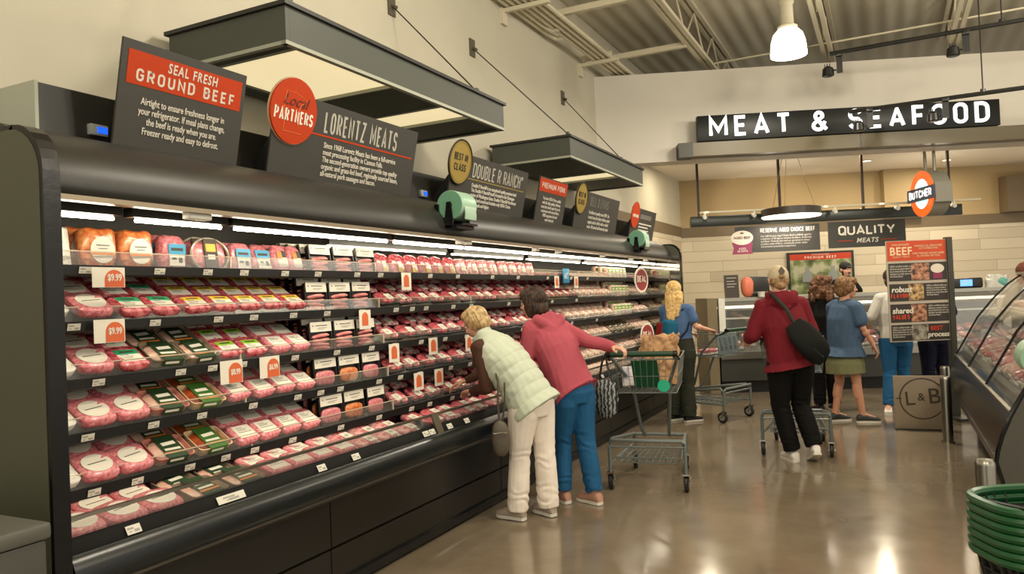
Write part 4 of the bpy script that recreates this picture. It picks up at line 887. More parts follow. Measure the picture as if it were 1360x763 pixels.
track('lower black spotlight track crossing in front of the long lit sign', [(-.35, 11.0, 3.80), (6, 10.95, 3.82)], [(1.17, 10.99, 3.8, 5.4)], [(-.10, 11.0, 3.80), (.76, 10.99, 3.80)])
# ------------------------------------------------------------------ butcher's glass counter
gl = clear_mat('counter_glass', (.75, .78, .74), .06, gl=.5)
bc_ = bthing('butcher_counter', 'glass fronted butcher counter with steel top below the hung beam', 'counter', 2.98, .2, 0)
W2 = 4.4
b = MB(); b.bx(.02, W2, .10, 1.0, 0, .18); b.build('kick_base', M('base_black', (.055, .05, .045), .5), bc_)
b = MB(); b.bx(.0, W2, 0, 1.0, .18, .52); b.build('front_panel', M('counter_dark', (.20, .20, .18), .4), bc_)
b = MB(); b.bx(.0, W2, -.04, .06, .50, .60); b.build('bumper_ledge', steel, bc_)
b = MB(); b.prism([(.02, .60), (.95, .86), (.95, .60)], .02, W2, 'x'); b.build('display_bed', M('bed_grey', (.42, .41, .37), .5), bc_)
b = MB(); b.bx(.02, W2, .04, .055, .60, 1.20); 
b.prism([(.04, 1.20), (.055, 1.20), (.16, 1.33), (.145, 1.335)], .02, W2, 'x'); b.build('front_glass', gl, bc_)
b = MB(); b.bx(0, W2, .14, .75, 1.335, 1.385); b.build('steel_top', M('top_steel', (.66, .66, .62), .35, .6), bc_)
b = MB(); b.bx(0, .09, .0, .10, .52, 1.385); b.build('corner_post', M('post_white', (.84, .84, .80), .4), bc_)
b = MB(); b.bx(.02, W2, .30, .55, 1.07, 1.08); b.build('glass_shelf', gl, bc_)
b = MB(); b.bx(.05, W2, .29, .31, 1.065, 1.09); b.build('shelf_trim', white_plastic, bc_)
b = MB(); b.bx(.08, W2, .50, .52, 1.22, 1.26); b.build('light_bar', M('counter_led', (1, .97, .9), .3, emit=2.5, ecol=(1, .95, .85)), bc_)
b = MB(); b.bx(.02, W2, .95, 1.0, .6, 1.335); b.build('back_doors', M('door_grey', (.34, .33, .29), .25, .3), bc_)
b = MB(); b.bx(-.16, -.02, .02, 1.0, 0, 1.39); tag(b.build('counter_side_panel', M('side_tan', (.47, .42, .31), .6)), 'tan upright panel closing the left end of the butcher counter', 'panel'); o = bpy.data.objects['counter_side_panel']; o.location = BF(2.98, .2); o.rotation_euler = (0, 0, BA)
cuts = [('fillet', M('salmon', (.82, .42, .30), .3, col2=(.9, .6, .5), vscale=30, coat=.5), 'salmon-orange fillets'), ('roast', deepred, 'dark red roast'), ('tray', paper_white, 'paper price block'), ('steaks', marbled, 'marbled steaks'), ('fish', pale, 'pale fillets')]
k = 0
for i in range(16):
    for r in range(2):
        nm, mt, ds = cuts[(i*2+r*3+i//3) % 5]; s_ = 3.22+i*.255; w_ = .42+r*.34
        t = thing('counter_'+nm, f'{ds} on the butcher counter bed, {ORD[i]} from left in the {"front" if r == 0 else "back"} row', 'meat', BF(s_, w_, .60+.28*(w_-.22)+.012), rot=(R(15.6), 0, BA), group='cuts displayed in the butcher counter')
        if nm == 'tray': b = MB(); b.rbox((0, 0, .06), (.12, .03, .12), .004); b.mat(1); lines(b, -.04, .04, -.0155, -.015, 1, .09); b.bx(-.04, .04, -.016, -.015, .06, .075); b.build('price_block', [mt, lab_k], t)
        else:
            b = MB(); b.rbox((0, 0, .012), (.23, .28, .022), .006); b.build('tray', tray_k if k % 2 else tray_w, t); b = MB(); lump(b, .2, .25, .06, .02, i*2+r, k=.7, amp=.25); b.build('meat_piece', mt, t)
        k += 1
# things on the counter top
t = bthing('counter_sign', 'small dark upright sign standing on the counter top, left end', 'sign', 3.13, .45, 1.385); b = MB(); b.box((.10, 0, .17), (.21, .012, .34), (-.1, 0, 0)); b.build('board', M('board_brown', (.20, .15, .12), .5), t)
for k, z in enumerate((.29, .24, .20, .16)): flat(t, 'print_line', sign_text, .03, .17-.03*(k % 2), z, z+.008, y=-.022+.1*(.17-z)*-1+(-.0))
flat(t, 'picture', M('print_rose', (.5, .25, .2), .5), .03, .18, .03, .13, y=.002)
t = bthing('counter_printer', 'black box-shaped printer on the butcher counter top', 'printer', 3.63, .55, 1.385); b = MB(); b.rbox((0, 0, .15), (.30, .25, .30), .02, 3); b.build('body', black_metal, t); b = MB(); b.bx(-.11, .11, -.13, -.122, .05, .08); b.build('paper_slot', M('slot_grey', (.3, .3, .28), .5), t)
t = bthing('counter_ham', 'pink round ham beside the black printer on the counter', 'meat', 3.45, .42, 1.385); b = MB(); lump(b, .18, .16, .30, 0, 5, k=.8, amp=.1); b.build('ham', M('ham_pink', (.82, .45, .34), .4), t)
t = bthing('counter_scale', 'low dark scale on the butcher counter near the cap wearer', 'scale', 3.97, .5, 1.385); b = MB(); b.rbox((0, 0, .05), (.20, .2, .08), .01); b.build('body', black_metal, t); b = MB(); b.bx(-.05, .05, -.105, -.1, .04, .07); b.build('display', M('display_pale', (.7, .75, .7), .4), t)
for k in range(4): t = bthing('paper_box', f'white deli container on the counter, {ORD[k]} from left', 'container', 3.62+.13*k, .30, 1.385, 'white deli containers'); b = MB(); b.lathe([(.045, 0), (.052, .06), (.055, .065), (.055, .075), (.001, .075)], n=16); b.build('container', tray_w, t)
sc_ = bthing('deli_scale', 'black scale with bright blue screen on the counter at right', 'scale', 6.62, .6, 1.385)
b = MB(); b.rbox((0, 0, .075), (.46, .2, .15), .03, 3); b.build('body', black_metal, sc_); b = MB(); b.bx(-.10, .07, -.106, -.1, .03, .125); b.build('screen', M('screen_blue', (.4, .65, .95), .3, emit=1.3, ecol=(.35, .62, 1.)), sc_)
b = MB()
for z in (.06, .09): b.bx(-.08, .0 if z < .07 else .04, -.108, -.106, z, z+.012)
b.build('screen_digits', paper_white, sc_)
t = bthing('white_bag', 'crumpled white plastic bag on the counter right of the scale', 'bag', 7.05, .5, 1.30); b = MB(); lump(b, .32, .25, .26, 0, 9, k=.8, amp=.5); b.build('film', M('bag_white', (.78, .78, .74), .3), t); b = MB(); lump(b, .14, .1, .12, .1, 3, k=.8, amp=.4); o = b.build('teal_print', M('bag_teal', (.4, .66, .62), .4), t); o.location = (.02, -.09, 0)
# framed poster on the back wall
tv = bthing('framed_poster', 'large black framed poster with red top band behind the butcher', 'poster', 5.24, 4.55, 1.2)
b = MB(); b.bx(0, 1.3, 0, .04, 0, 1.0); b.build('frame', black_metal, tv); flat(tv, 'banner', M('banner_red', (.72, .20, .05), .5), .05, 1.25, .84, .96)
def photo_mat():
    m = M('poster_photo', (.4, .5, .3), .5); nt = m.node_tree; b_ = nt.nodes['Principled BSDF']; tc = nt.nodes.new('ShaderNodeTexCoord'); n = nt.nodes.new('ShaderNodeTexNoise'); n.inputs['Scale'].default_value = 4
    r = nt.nodes.new('ShaderNodeValToRGB'); e = r.color_ramp.elements; e[0].position = .35; e[0].color = (.05, .06, .03, 1); e[1].position = .6; e[1].color = (.40, .40, .28, 1); x = e.new(.48); x.color = (.15, .2, .06, 1)
    nt.links.new(tc.outputs['Object'], n.inputs['Vector']); nt.links.new(n.outputs['Fac'], r.inputs['Fac']); nt.links.new(r.outputs[0], b_.inputs['Base Color']); return m
flat(tv, 'photo', photo_mat(), .05, 1.25, .05, .84)
caps(tv, 'lettering', 'PREMIUM BEEF', .050, .010, .65, .862, paper_white, fit=.62, align='CENTER', y=-.0045)
txt('lettering', 'UNSURPASSED', .045, sign_text, tv, (.65, -.004, .928), align='CENTER', gap=1.2, va='BOTTOM_BASELINE', shear=.2)
for x in (.38, .88):
    b = MB(); b.prism([(x-.10, .40), (x-.09, .56), (x-.04, .60), (x-.04, .70), (x+.04, .70), (x+.04, .60), (x+.09, .56), (x+.10, .40)], -.006, -.003); b.build('photo_figure', M('figure_grey', (.52, .54, .54), .6), tv)
# ------------------------------------------------------------------ beef poster stand
ps = thing('beef_poster_stand', 'tall poster stand with orange BEEF panel and four dark panels', 'poster stand', (.01, 9.18, 0), R(28))
b = MB(); b.bx(.0, .66, .0, .02, .86, 1.96); b.build('poster_board', M('poster_cream', (.70, .66, .60), .5), ps)
b = MB(); b.bx(.66, .72, -.02, .05, 0, 1.98); b.bx(.60, .78, -.2, .23, 0, .03); b.build('post', M('post_dark', (.22, .21, .18), .4), ps)
flat(ps, 'orange_panel', M('poster_orange', (.76, .26, .07), .5), .005, .655, 1.74, 1.955)
txt('heading', 'BEEF', .12, M('cream_text', (.9, .78, .62), .5), ps, (.155, -.004, 1.805), align='CENTER', bold=.003, va='BOTTOM_BASELINE', sx=.95, gap=1.1)
txt('small_text', 'UNSURPASSED', .030, MATS['cream_text'], ps, (.155, -.004, 1.905), align='CENTER', va='BOTTOM_BASELINE'); txt('small_text', 'QUALITY MEATS', .026, MATS['cream_text'], ps, (.155, -.004, 1.775), align='CENTER', va='BOTTOM_BASELINE')
txt('small_text', 'HANDSELECTED, PREMIUM BEEF\nCUT TO PERFECTION\n\nFAMILY RANCHES, MIDWEST RAISED\nALL NATURAL AND FRESH', .030, MATS['cream_text'], ps, (.46, -.004, 1.91), align='CENTER', va='TOP', sx=.72, line=.9)
pk = M('panel_charcoal', (.19, .17, .155), .5)
food = M('food_photo', (.30, .16, .11), .5, col2=(.78, .56, .44), vscale=22); food2 = M('food_photo_tan', (.34, .2, .1), .5, col2=(.80, .68, .46), vscale=24); cow = M('field_photo', (.30, .28, .24), .5, col2=(.66, .64, .58), vscale=16)
def pb(z0, z1, px0, px1, pm): flat(ps, 'dark_panel', pk, .012, .655, z0, z1); flat(ps, 'panel_photo', pm, px0, px1, z0+.006, z1-.006, y=-.004)
body5 = 'USDA certified tender and\ndelicious premium beef is\nhand trimmed by our own\nbutchers in every store for\nthe finest flavor.'
pb(1.52, 1.715, .26, .46, food); txt('small_text', body5, .030, sign_text, ps, (.025, -.003, 1.695), va='TOP', sx=.75, line=.9)
b = MB(); b.prism([(.55+.075*math.cos(2*PI*k/24), 1.645+.05*math.sin(2*PI*k/24)) for k in range(24)], -.006, -.003); b.build('oval_medal', M('medal_cream', (.84, .80, .74), .5), ps); flat(ps, 'medal_ribbon', M('ribbon_plum', (.52, .16, .30), .5), .50, .60, 1.535, 1.595, y=-.005)
pb(1.30, 1.49, .22, .39, food2); txt('script', 'robust', .085, paper_white, ps, (.03, -.006, 1.40), va='BOTTOM_BASELINE', shear=.15, bold=.002); caps(ps, 'red_word', 'FLAVOR', .05, .010, .022, 1.335, M('poster_red', (.78, .26, .14), .5), fit=.19, y=-.0065); txt('small_text', body5, .028, sign_text, ps, (.42, -.003, 1.475), va='TOP', sx=.75, line=.9)
pb(1.07, 1.27, .24, .41, food); txt('script', 'shared', .085, paper_white, ps, (.03, -.006, 1.17), va='BOTTOM_BASELINE', shear=.15, bold=.002); caps(ps, 'red_word', 'VALUES', .05, .010, .03, 1.105, MATS['poster_red'], fit=.19, y=-.0065); txt('small_text', body5, .028, sign_text, ps, (.43, -.003, 1.255), va='TOP', sx=.75, line=.9)
pb(.87, 1.045, .24, .42, cow); txt('small_text', body5, .028, sign_text, ps, (.025, -.003, 1.03), va='TOP', sx=.75, line=.9); txt('script_red', 'BEST', .065, MATS['poster_red'], ps, (.44, -.006, .975), va='BOTTOM_BASELINE', bold=.001); txt('script', 'process', .075, paper_white, ps, (.41, -.006, .905), va='BOTTOM_BASELINE', shear=.1, bold=.002)
# ------------------------------------------------------------------ L&B floor board, bollards
lb_ = thing('floor_board', 'low taupe board on the floor with circled L&B letters', 'sign board', (.01, 8.70, 0), R(4), )
b = MB(); b.rbox((.24, .015, .275), (.48, .03, .55), .004); b.build('board', M('board_taupe', (.54, .48, .40), .5), lb_)
lk = M('logo_brown', (.25, .21, .16), .5)
b = MB(); b.tube([(.26+.205*math.cos(2*PI*k/60), -.003, .32+.205*math.sin(2*PI*k/60)) for k in range(60)], .006, 6, closed=True); b.build('logo_ring', lk, lb_)
txt('logo_letters', 'L', .20, lk, lb_, (.10, -.004, .25), bold=.001, va='BOTTOM_BASELINE', rot=(PI/2, R(-4), 0)); txt('logo_letters', 'B', .22, lk, lb_, (.31, -.004, .27), bold=.001, va='BOTTOM_BASELINE', rot=(PI/2, R(-4), 0)); txt('logo_letters', '&', .11, lk, lb_, (.215, -.004, .30), bold=.0005, va='BOTTOM_BASELINE')
flat(lb_, 'logo_dash', lk, .02, .075, .315, .325); b = MB(); b.bx(0, .48, -.04, .07, 0, .012); b.build('foot', black_metal, lb_)
for x, y, lb in ((.445, 8.1, 'steel floor bollard beside the taupe L&B board'), (.50, 9.1, 'steel floor bollard behind the L&B board'), (.394, 4.38, 'steel floor bollard behind the green basket stack'), (.42, 6.2, 'steel floor bollard midway along the right service case')):
    if y == 6.2: continue
    t = thing('bollard', lb, 'bollard', (x, y, 0), group='steel bollards')
    b = MB(); b.lathe([(.046, .0), (.046, .585), (.044, .60), (.036, .612), (.001, .618)], n=24); b.build('tube', steel, t); b = MB(); b.lathe([(.047, 0), (.058, 0), (.058, .012), (.047, .014), (.047, 0)], n=24); b.build('floor_flange', steel, t)
# ------------------------------------------------------------------ right service case
sv = thing('service_meat_case', 'curved glass service meat case at the right edge', 'display case', (1.2, 7.0, 0))
def sp(mb, name, mats, par=None): return mb.build(name, mats, par or sv, loc=(-1.2, -7.0, 0) if par is None else None)
Y0, Y1 = 5.06, 8.95
gc = [(.60, .74), (.67, .87), (.81, 1.13), (.95, 1.31), (1.08, 1.45), (1.20, 1.54)]
b = MB(); b.prism(gc+[(x+.01, z-.012) for x, z in reversed(gc)], Y0+.05, Y1-.02, 'y', True); sp(b, 'curved_glass', clear_mat('curved_glass', (.7, .74, .70), .05, gl=.4))
for y in (Y1-.02, 7.65, 6.35, Y0+.04): b = MB(); b.tube([(x-.004, y, z) for x, z in gc], .009, 6); sp(b, 'glass_seam', black_gloss)
bp_ = [(.60, .74), (.575, .70), (.555, .61), (.53, .52), (.52, .46), (.54, .38), (.60, .33), (.9, .30), (1.6, .30), (1.6, .74)]
b = MB(); b.prism(bp_, Y0+.04, Y1, 'y', True); sp(b, 'front_panel', black_gloss)
b = MB(); b.prism([(.515, .47), (.525, .40), (.545, .37), (.55, .39), (.535, .42), (.53, .47)], Y0+.04, Y1, 'y', True); sp(b, 'bumper_strip', M('bumper_black', (.10, .12, .12), .28))
b = MB(); b.bx(.74, 1.5, Y0+.06, Y1-.1, 0, .31); sp(b, 'base', black_metal)
b = MB(); b.bx(.585, .61, Y0+.04, Y1, .735, .752); sp(b, 'glass_rail', steel)
ep = [(.60, 0.0), (.545, .36), (.52, .46), (.53, .52), (.555, .61), (.60, .72), (.68, .88), (.82, 1.14), (.96, 1.32), (1.09, 1.46), (1.21, 1.55), (1.7, 1.55), (1.7, 0.0)]
b = MB(); b.prism(ep, Y0-.01, Y0+.04); e_ = sp(b, 'end_panel', M('panel_grey', (.30, .29, .26), .45, bump=.04, bscale=250)); b = MB(); b.tube([(x-.004, Y0+.015, z) for x, z in ep[:11]], .016, 6); sp(b, 'edge_trim', black_gloss, e_)
b = MB(); b.prism([(.66, .80), (1.35, 1.02), (1.35, .78), (.66, .74)], Y0+.06, Y1-.03); sp(b, 'display_bed', M('bed_grey', (.42, .41, .37), .5))
b = MB(); b.bx(.98, 1.32, Y0+.06, Y1-.03, 1.20, 1.212); sp(b, 'inner_shelf', M('shelf_pale', (.66, .64, .58), .4))
b = MB(); b.bx(1.36, 1.60, Y0+.05, Y1, .74, 1.54); sp(b, 'back_wall', M('case_back', (.50, .48, .43), .5)); b = MB(); b.bx(1.15, 1.6, Y0, Y1, 1.535, 1.56); sp(b, 'top_ledge', steel)
b = MB(); b.cyl((1.25, Y0+.2, 1.49), (1.25, Y1-.2, 1.49), .013, 8); sp(b, 'led_tube', M('led_tube_soft', (1, .97, .9), .3, emit=9, ecol=(1, .94, .84)))
for k in range(9):
    y = 5.35+.40*k
    for r in range(2):
        kind = ['steaks', 'roast', 'chops', 'ground'][(k+2*r) % 4]; mt = [marbled, deepred, pale, pink][(k+2*r) % 4]; ds = ['marbled steaks', 'dark red roast', 'pale chops', 'ground meat mound'][(k+2*r) % 4]; x = .83+.32*r
        t = thing('tray_of_'+kind, f'{ds} in the right glass case, {ORD[k]} from near end, {"front" if r == 0 else "back"} row', 'meat', (x, y, .80+(x-.66)*.319+.004), rot=(0, -R(17.7), 0), group='trays in the right glass case')
        b = MB(); b.rbox((0, 0, .012), (.28, .34, .022), .006); b.build('tray', tray_w if (k+r) % 2 else tray_k, t)
        for q in range(2): b = MB(); lump(b, .24, .15, .06, .02, k*2+r+q, k=.7, amp=.3); b.build('meat_piece', mt, t, loc=(0, -.08+.16*q, 0))
    t = thing('price_card', f'small white price card inside the right glass case, {ORD[k]} from near end', 'price card', (.70, y+.1, .816), group='price cards in the right glass case'); b = MB(); b.box((0, 0, .03), (.012, .11, .06), (0, -.3, 0)); b.mat(1); b.box((-.0105, 0, .035), (.001, .07, .012), (0, -.3, 0)); b.build('card', [paper_white, lab_k], t)
    t = thing('shelf_tray', f'meat tray on the upper shelf of the right glass case, {ORD[k]} from near end', 'meat', (1.15, y, 1.2125), group='upper trays in the right glass case'); b = MB(); b.rbox((0, 0, .01), (.26, .34, .018), .005); b.build('tray', tray_w, t); b = MB(); lump(b, .22, .3, .06, .016, k, k=.7, amp=.3); b.build('meat_piece', [pink, marbled, pale][k % 3], t)
# green roll on the right case
t = thing('bag_roll_stand', 'large pale green bag roll on a stand on the right service case', 'bag dispenser', (.80, 5.5, .90), rz=PI/2)
b = MB(); b.lathe([(.02, -.13), (.11, -.13), (.112, -.12), (.112, .12), (.11, .13), (.02, .13), (.02, -.13)], n=32, axis='x'); b.build('bag_roll', MATS['bag_film_green'], t, loc=(0, 0, .12))
b = MB(); b.prism([(-.03, -.1), (.03, -.1), (.02, .16), (-.02, .16)], -.15, -.138, 'x'); b.prism([(-.03, -.1), (.03, -.1), (.02, .16), (-.02, .16)], .138, .15, 'x'); b.bx(-.15, .15, -.03, .03, -.1, -.085); b.cyl((-.16, 0, .12), (.16, 0, .12), .012, 8); b.build('stand', M('stand_brown', (.16, .13, .10), .5), t)
b = MB(); b.prism([(-.113, .08), (-.118, .02), (-.14, -.08), (-.13, -.085), (-.108, .02)], -.10, .10, 'x'); b.build('loose_bag', MATS['bag_sheer'], t)
# ------------------------------------------------------------------ stack of green hand baskets on a wire stand
def basket(k):
    nm = f'{"topmost" if k == 6 else ORD[6-k]+" from top"} green-rimmed hand basket in the nested stack'
    t = thing('hand_basket', nm, 'basket', (.47, 2.98, .38+k*.0275), R(26), 'nested green hand baskets')
    g_ = M('basket_green', (.035, .30, .14), .35); dkm = M('basket_mesh_black', (.06, .065, .06), .5)
    def oval_(rx, ry, z, n=36, p=.62):
        sg = lambda c: math.copysign(abs(c)**p, c)
        return [(rx*sg(math.cos(2*PI*i/n)), ry*sg(math.sin(2*PI*i/n)), z) for i in range(n)]
    b = MB(); b.tube(oval_(.245, .165, .23), .0155, 8, closed=True); b.build('rim', g_, t)
    b = MB()
    a0, a1 = oval_(.19, .12, 0), oval_(.236, .157, .22)
    for i in range(36):
        b.cyl(a0[i], a1[i], .005, 5)
    for j in range(1, 5):
        u = j/5; b.tube([tuple(p*(1-u)+q*u for p, q in zip(a0[i], a1[i])) for i in range(36)], .004, 5, closed=True)
    b.tube(a0, .007, 5, closed=True)
    for x in range(-4, 5): b.cyl((x*.04, -.115, 0), (x*.04, .115, 0), .004, 5)
    for y in range(-2, 3): b.cyl((-.185, y*.045, 0), (.185, y*.045, 0), .004, 5)
    if k < 6: b.loft([oval_(.185, .115, .01), oval_(.228, .15, .21)])
    b.build('wire_body', dkm, t)
    if k == 6:
        b = MB(); b.tube([(.238*math.cos(a), .10+.11*math.sin(a)*.3-.1, .235+.0*a) for a in (0, PI)], .004, 5); 
        b = MB(); b.tube([(-.24, -.02, .24), (-.2, -.14, .245), (0, -.172, .248), (.2, -.14, .245), (.24, -.02, .24)], .008, 6); b.build('carry_handle', dkm, t)
    return t
for k in range(7): basket(k)
t = thing('basket_stand', 'black wire wheeled stand under the green hand baskets', 'stand', (.47, 2.98, 0), R(26))
b = MB()
for sx in (-1, 1):
    b.tube([(sx*.23, -.14, .05), (sx*.235, -.15, .34), (sx*.235, -.10, .37)], .011, 8); b.tube([(sx*.23, .14, .05), (sx*.235, .15, .34), (sx*.235, .1, .37)], .011, 8); b.tube([(sx*.23, -.14, .12), (sx*.23, .14, .12)], .009, 6); b.tube([(sx*.225, -.14, .35), (sx*.225, .14, .35)], .009, 6)
b.tube([(-.23, -.14, .13), (.23, -.14, .13)], .009, 6); b.tube([(-.23, .14, .13), (.23, .14, .13)], .009, 6); b.tube([(-.23, -.145, .36), (.23, -.145, .36)], .009, 6); b.bx(-.2, .2, -.12, .12, .362, .370); b.build('wire_frame', M('stand_black', (.09, .085, .08), .3, .5), t)
for sx in (-1, 1):
    for sy in (-1, 1): b = MB(); b.lathe([(.001, -.012), (.03, -.012), (.034, -.006), (.034, .006), (.03, .012), (.001, .012)], c=(sx*.23, sy*.14, .034), n=16, axis='x'); b.build('caster', M('caster_grey', (.35, .34, .32), .4), t)
# grey box at the lower left corner
t = thing('grey_cabinet', 'grey box cabinet cut off at the lower left corner', 'cabinet', (-2.62, 1.22, 0))
b = MB(); b.rbox((0, 0, .43), (.80, .30, .86), .012); b.build('body', M('cabinet_grey', (.24, .24, .21), .5, bump=.05, bscale=200), t)
b = MB(); b.rbox((0, 0, .885), (.82, .32, .05), .012); b.build('lid', M('lid_grey', (.33, .33, .30), .45), t)
b = MB(); b.bx(-.30, .26, -.05, .03, .91, .914); b.build('lid_slot', white_plastic, t)
# ------------------------------------------------------------------ shopping carts
cart_grey = M('cart_grey', (.44, .47, .46), .4, .35); cart_green = M('cart_green', (.05, .22, .13), .4); tire = M('tire_black', (.07, .07, .07), .5); wheel_c = M('wheel_core', (.55, .55, .53), .4)
def cart(label, loc, rz, lower=True, flap=True):
    t = thing('shopping_cart', label, 'shopping cart', loc, rz, 'two-tier wire shopping carts')
    hw, nw, L = .285, .215, .74
    b = MB()
    for s_ in (-1, 1):
        b.tube([(s_*hw, 0, .135), (s_*hw, 0, .34), (s_*(hw-.01), .05, .385), (s_*nw, L, .30), (s_*nw, L, .135)], .0145, 8)
        b.tube([(s_*hw, 0, .20), (s_*nw, L, .20)], .010, 8)
    b.tube([(-hw, 0, .36), (-hw+.02, -.015, .385), (hw-.02, -.015, .385), (hw, 0, .36)], .0145, 8); b.tube([(-nw, L, .30), (nw, L, .30)], .0145, 8); b.tube([(-hw, .0, .335), (hw, .0, .335)], .009, 8)
    b.build('base_frame', cart_grey, t)
    b = MB()
    for s_ in (-1, 1): b.tube([(s_*.10, .60, .315), (s_*.115, .50, .40), (s_*.15, .36, .78), (s_*.24, .10, .98), (s_*.24, -.04, 1.03)], .0145, 8)
    b.build('uprights', cart_grey, t)
    # wire tray helper
    def tray(name, z0, z1, y0, y1, w0, w1, nx, ny, r_):
        b = MB(); c0 = [(-w0, y0), (w0, y0), (w1, y1), (-w1, y1)]; k_ = .88
        b.tube([(x, y, z1) for x, y in c0], r_*2.2, 6, closed=True); b.tube([(x*k_, (y-(y0+y1)/2)*.94+(y0+y1)/2, z0) for x, y in c0], r_*1.5, 6, closed=True)
        if z1-z0 > .12: b.tube([(x*.94, y, (z0+z1)/2) for x, y in c0], r_*1.2, 5, closed=True)
        for i in range(nx+1):
            u = i/nx; xa, xb = -w0+2*w0*u, -w1+2*w1*u; ym = (y0+y1)/2; f_ = lambda y: (y-ym)*.94+ym
            b.tube([(xa, y0, z1), (xa*k_, f_(y0), z0), (xb*k_, f_(y1), z0), (xb, y1, z1)], r_, 5)
        for i in range(1, ny):
            u = i/ny; y = y0+(y1-y0)*u; ww = w0+(w1-w0)*u; b.tube([(-ww, y, z1), (-ww*k_, y, z0), (ww*k_, y, z0), (ww, y, z1)], r_, 5)
        return b.build(name, cart_grey, t)
    tray('upper_basket', .74, 1.00, .02, .80, .27, .23, 11, 14, .0024)
    tray('lower_basket', .20, .24, .05, .70, .25, .20, 9, 9, .0028)
    b = MB(); b.cyl((-.235, -.05, 1.045), (.235, -.05, 1.045), .021, 12); h = b.build('handle', cart_green, t)
    b = MB()
    for s_ in (-1, 1): b.cyl((s_*.235, -.05, 1.045), (s_*.265, -.05, 1.045), .024, 12); b.tube([(s_*.25, -.05, 1.04), (s_*.26, 0, 1.01), (s_*.265, .03, 1.0)], .012, 8)
    b.build('handle_ends', black_gloss, h)
    if flap:
        b = MB(); b.prism([(.04, .99), (.06, .99), (.20, .77), (.185, .765)], -.10, .10, 'x'); f = b.build('child_seat_flap', M('flap_green', (.05, .34, .20), .4), t)
        b = MB(); b.lathe([(.001, 0), (.046, 0), (.046, .006), (.001, .006)], n=24, axis='y'); b.build('round_sticker', M('sticker_teal', (.10, .66, .50), .4), t, loc=(.15, -.004, .80))
    else:
        b = MB(); b.rbox((0, .10, .885), (.44, .012, .25), .005, rot=(-.12, 0, 0)); f = b.build('seat_panel', M('seat_panel_grey', (.42, .47, .48), .35), t)
        b = MB()
        for x in (-.15, -.05, .05, .15): b.rbox((x, .095, .885), (.05, .016, .15), .006, rot=(-.12, 0, 0))
        b.build('panel_ribs', M('panel_rib_grey', (.33, .38, .39), .4), f)
    for sx, sy in ((-hw, 0), (hw, 0), (-nw, L), (nw, L)):
        b = MB(); b.prism([(sy-.018, .135), (sy+.018, .135), (sy+.04, .06), (sy+.02, .05)], sx-.026, sx-.021, 'x'); b.prism([(sy-.018, .135), (sy+.018, .135), (sy+.04, .06), (sy+.02, .05)], sx+.021, sx+.026, 'x'); b.bx(sx-.026, sx+.026, sy-.02, sy+.02, .128, .14); b.cyl((sx-.03, sy+.03, .062), (sx+.03, sy+.03, .062), .007, 8)
        cs = b.build('caster', chrome, t)
        b = MB(); b.lathe([(.001, -.016), (.055, -.016), (.062, -.010), (.062, .010), (.055, .016), (.001, .016)], c=(sx, sy+.03, .062), n=24, axis='x'); b.mat(1); b.lathe([(.001, -.0185), (.034, -.0185), (.034, .0185), (.001, .0185)], c=(sx, sy+.03, .062), n=20, axis='x'); b.build('wheel', [tire, wheel_c], cs)
    return t
CT1 = (-1.69, 5.60, 0)
cart('grey wire shopping cart with green handle, held by the pink-jacketed shopper', CT1, R(8))
cart('grey wire shopping cart at the far end, beside the blonde shopper', (-1.60, 8.98, 0), R(69), flap=False)
cart('grey wire shopping cart pushed by the person in red hoodie', (-.78, 7.13, 0), R(4), flap=False)
# what the nearest cart carries
def in_cart(x, y, z): return Matrix.Rotation(R(8), 3, 'Z') @ V((x, y, z))+V(CT1)
t = thing('paper_bag', 'crumpled brown paper grocery bag in the nearest cart', 'bag', in_cart(.06, .56, .748), R(20))
b = MB(); N = 28
def ring(rx, ry, z, jag=0., amp=.0):
    out = []
    for i in range(N):
        a = 2*PI*i/N; sg = lambda c: math.copysign(abs(c)**.45, c); q = 1+amp*noise.noise(V((math.cos(a)*3, math.sin(a)*3, z*9)))
        out.append((rx*sg(math.cos(a))*q, ry*sg(math.sin(a))*q, z+jag*noise.noise(V((math.cos(a)*5, math.sin(a)*5, 3)))))
    return out
b.loft([ring(.14, .09, 0), ring(.145, .095, .08, 0, .08), ring(.14, .095, .18, 0, .14), ring(.15, .10, .27, .03, .25), ring(.15, .105, .40, .13, .4), ring(.12, .08, .38, .13, .4), ring(.115, .07, .26, 0, .1)], closed=True)
b.blob('bag_body', M('kraft_paper', (.72, .56, .40), .7, bump=.5, bscale=18, var=.06, vscale=9), t, .007, 2, lambda c, n: .016*min(1, c.z*5+.2)*(abs(noise.noise(V((c.x*13, c.y*13, c.z*9+4))))*2-.5)+.007*noise.noise(c*34))
b = MB(); b.tube([(-.06, -.11, .30), (-.06, -.115, .20), (-.02, -.115, .17), (.02, -.115, .2), (.02, -.11, .3)], .005, 6); b.build('paper_handle', M('kraft_dark', (.55, .38, .26), .7), t)
t = thing('magazine_pack', 'white and pastel packet lying in the nearest cart', 'packet', in_cart(-.12, .30, .752), R(25)); b = MB(); b.rbox((0, 0, .09), (.20, .03, .17), .006, rot=(-.5, 0, 0)); b.build('packet', M('packet_print', (.80, .78, .74), .4, col2=(.55, .52, .62), vscale=14), t)
t = thing('meat_tray', 'small pink meat tray lying in the far cart', 'meat', (-1.95, 9.12, .748), R(60)); b = MB(); b.rbox((0, 0, .012), (.28, .2, .022), .005); b.build('tray', tray_w, t); b = MB(); lump(b, .25, .17, .05, .018, 3, k=.6, amp=.2); b.build('meat_piece', pink, t)
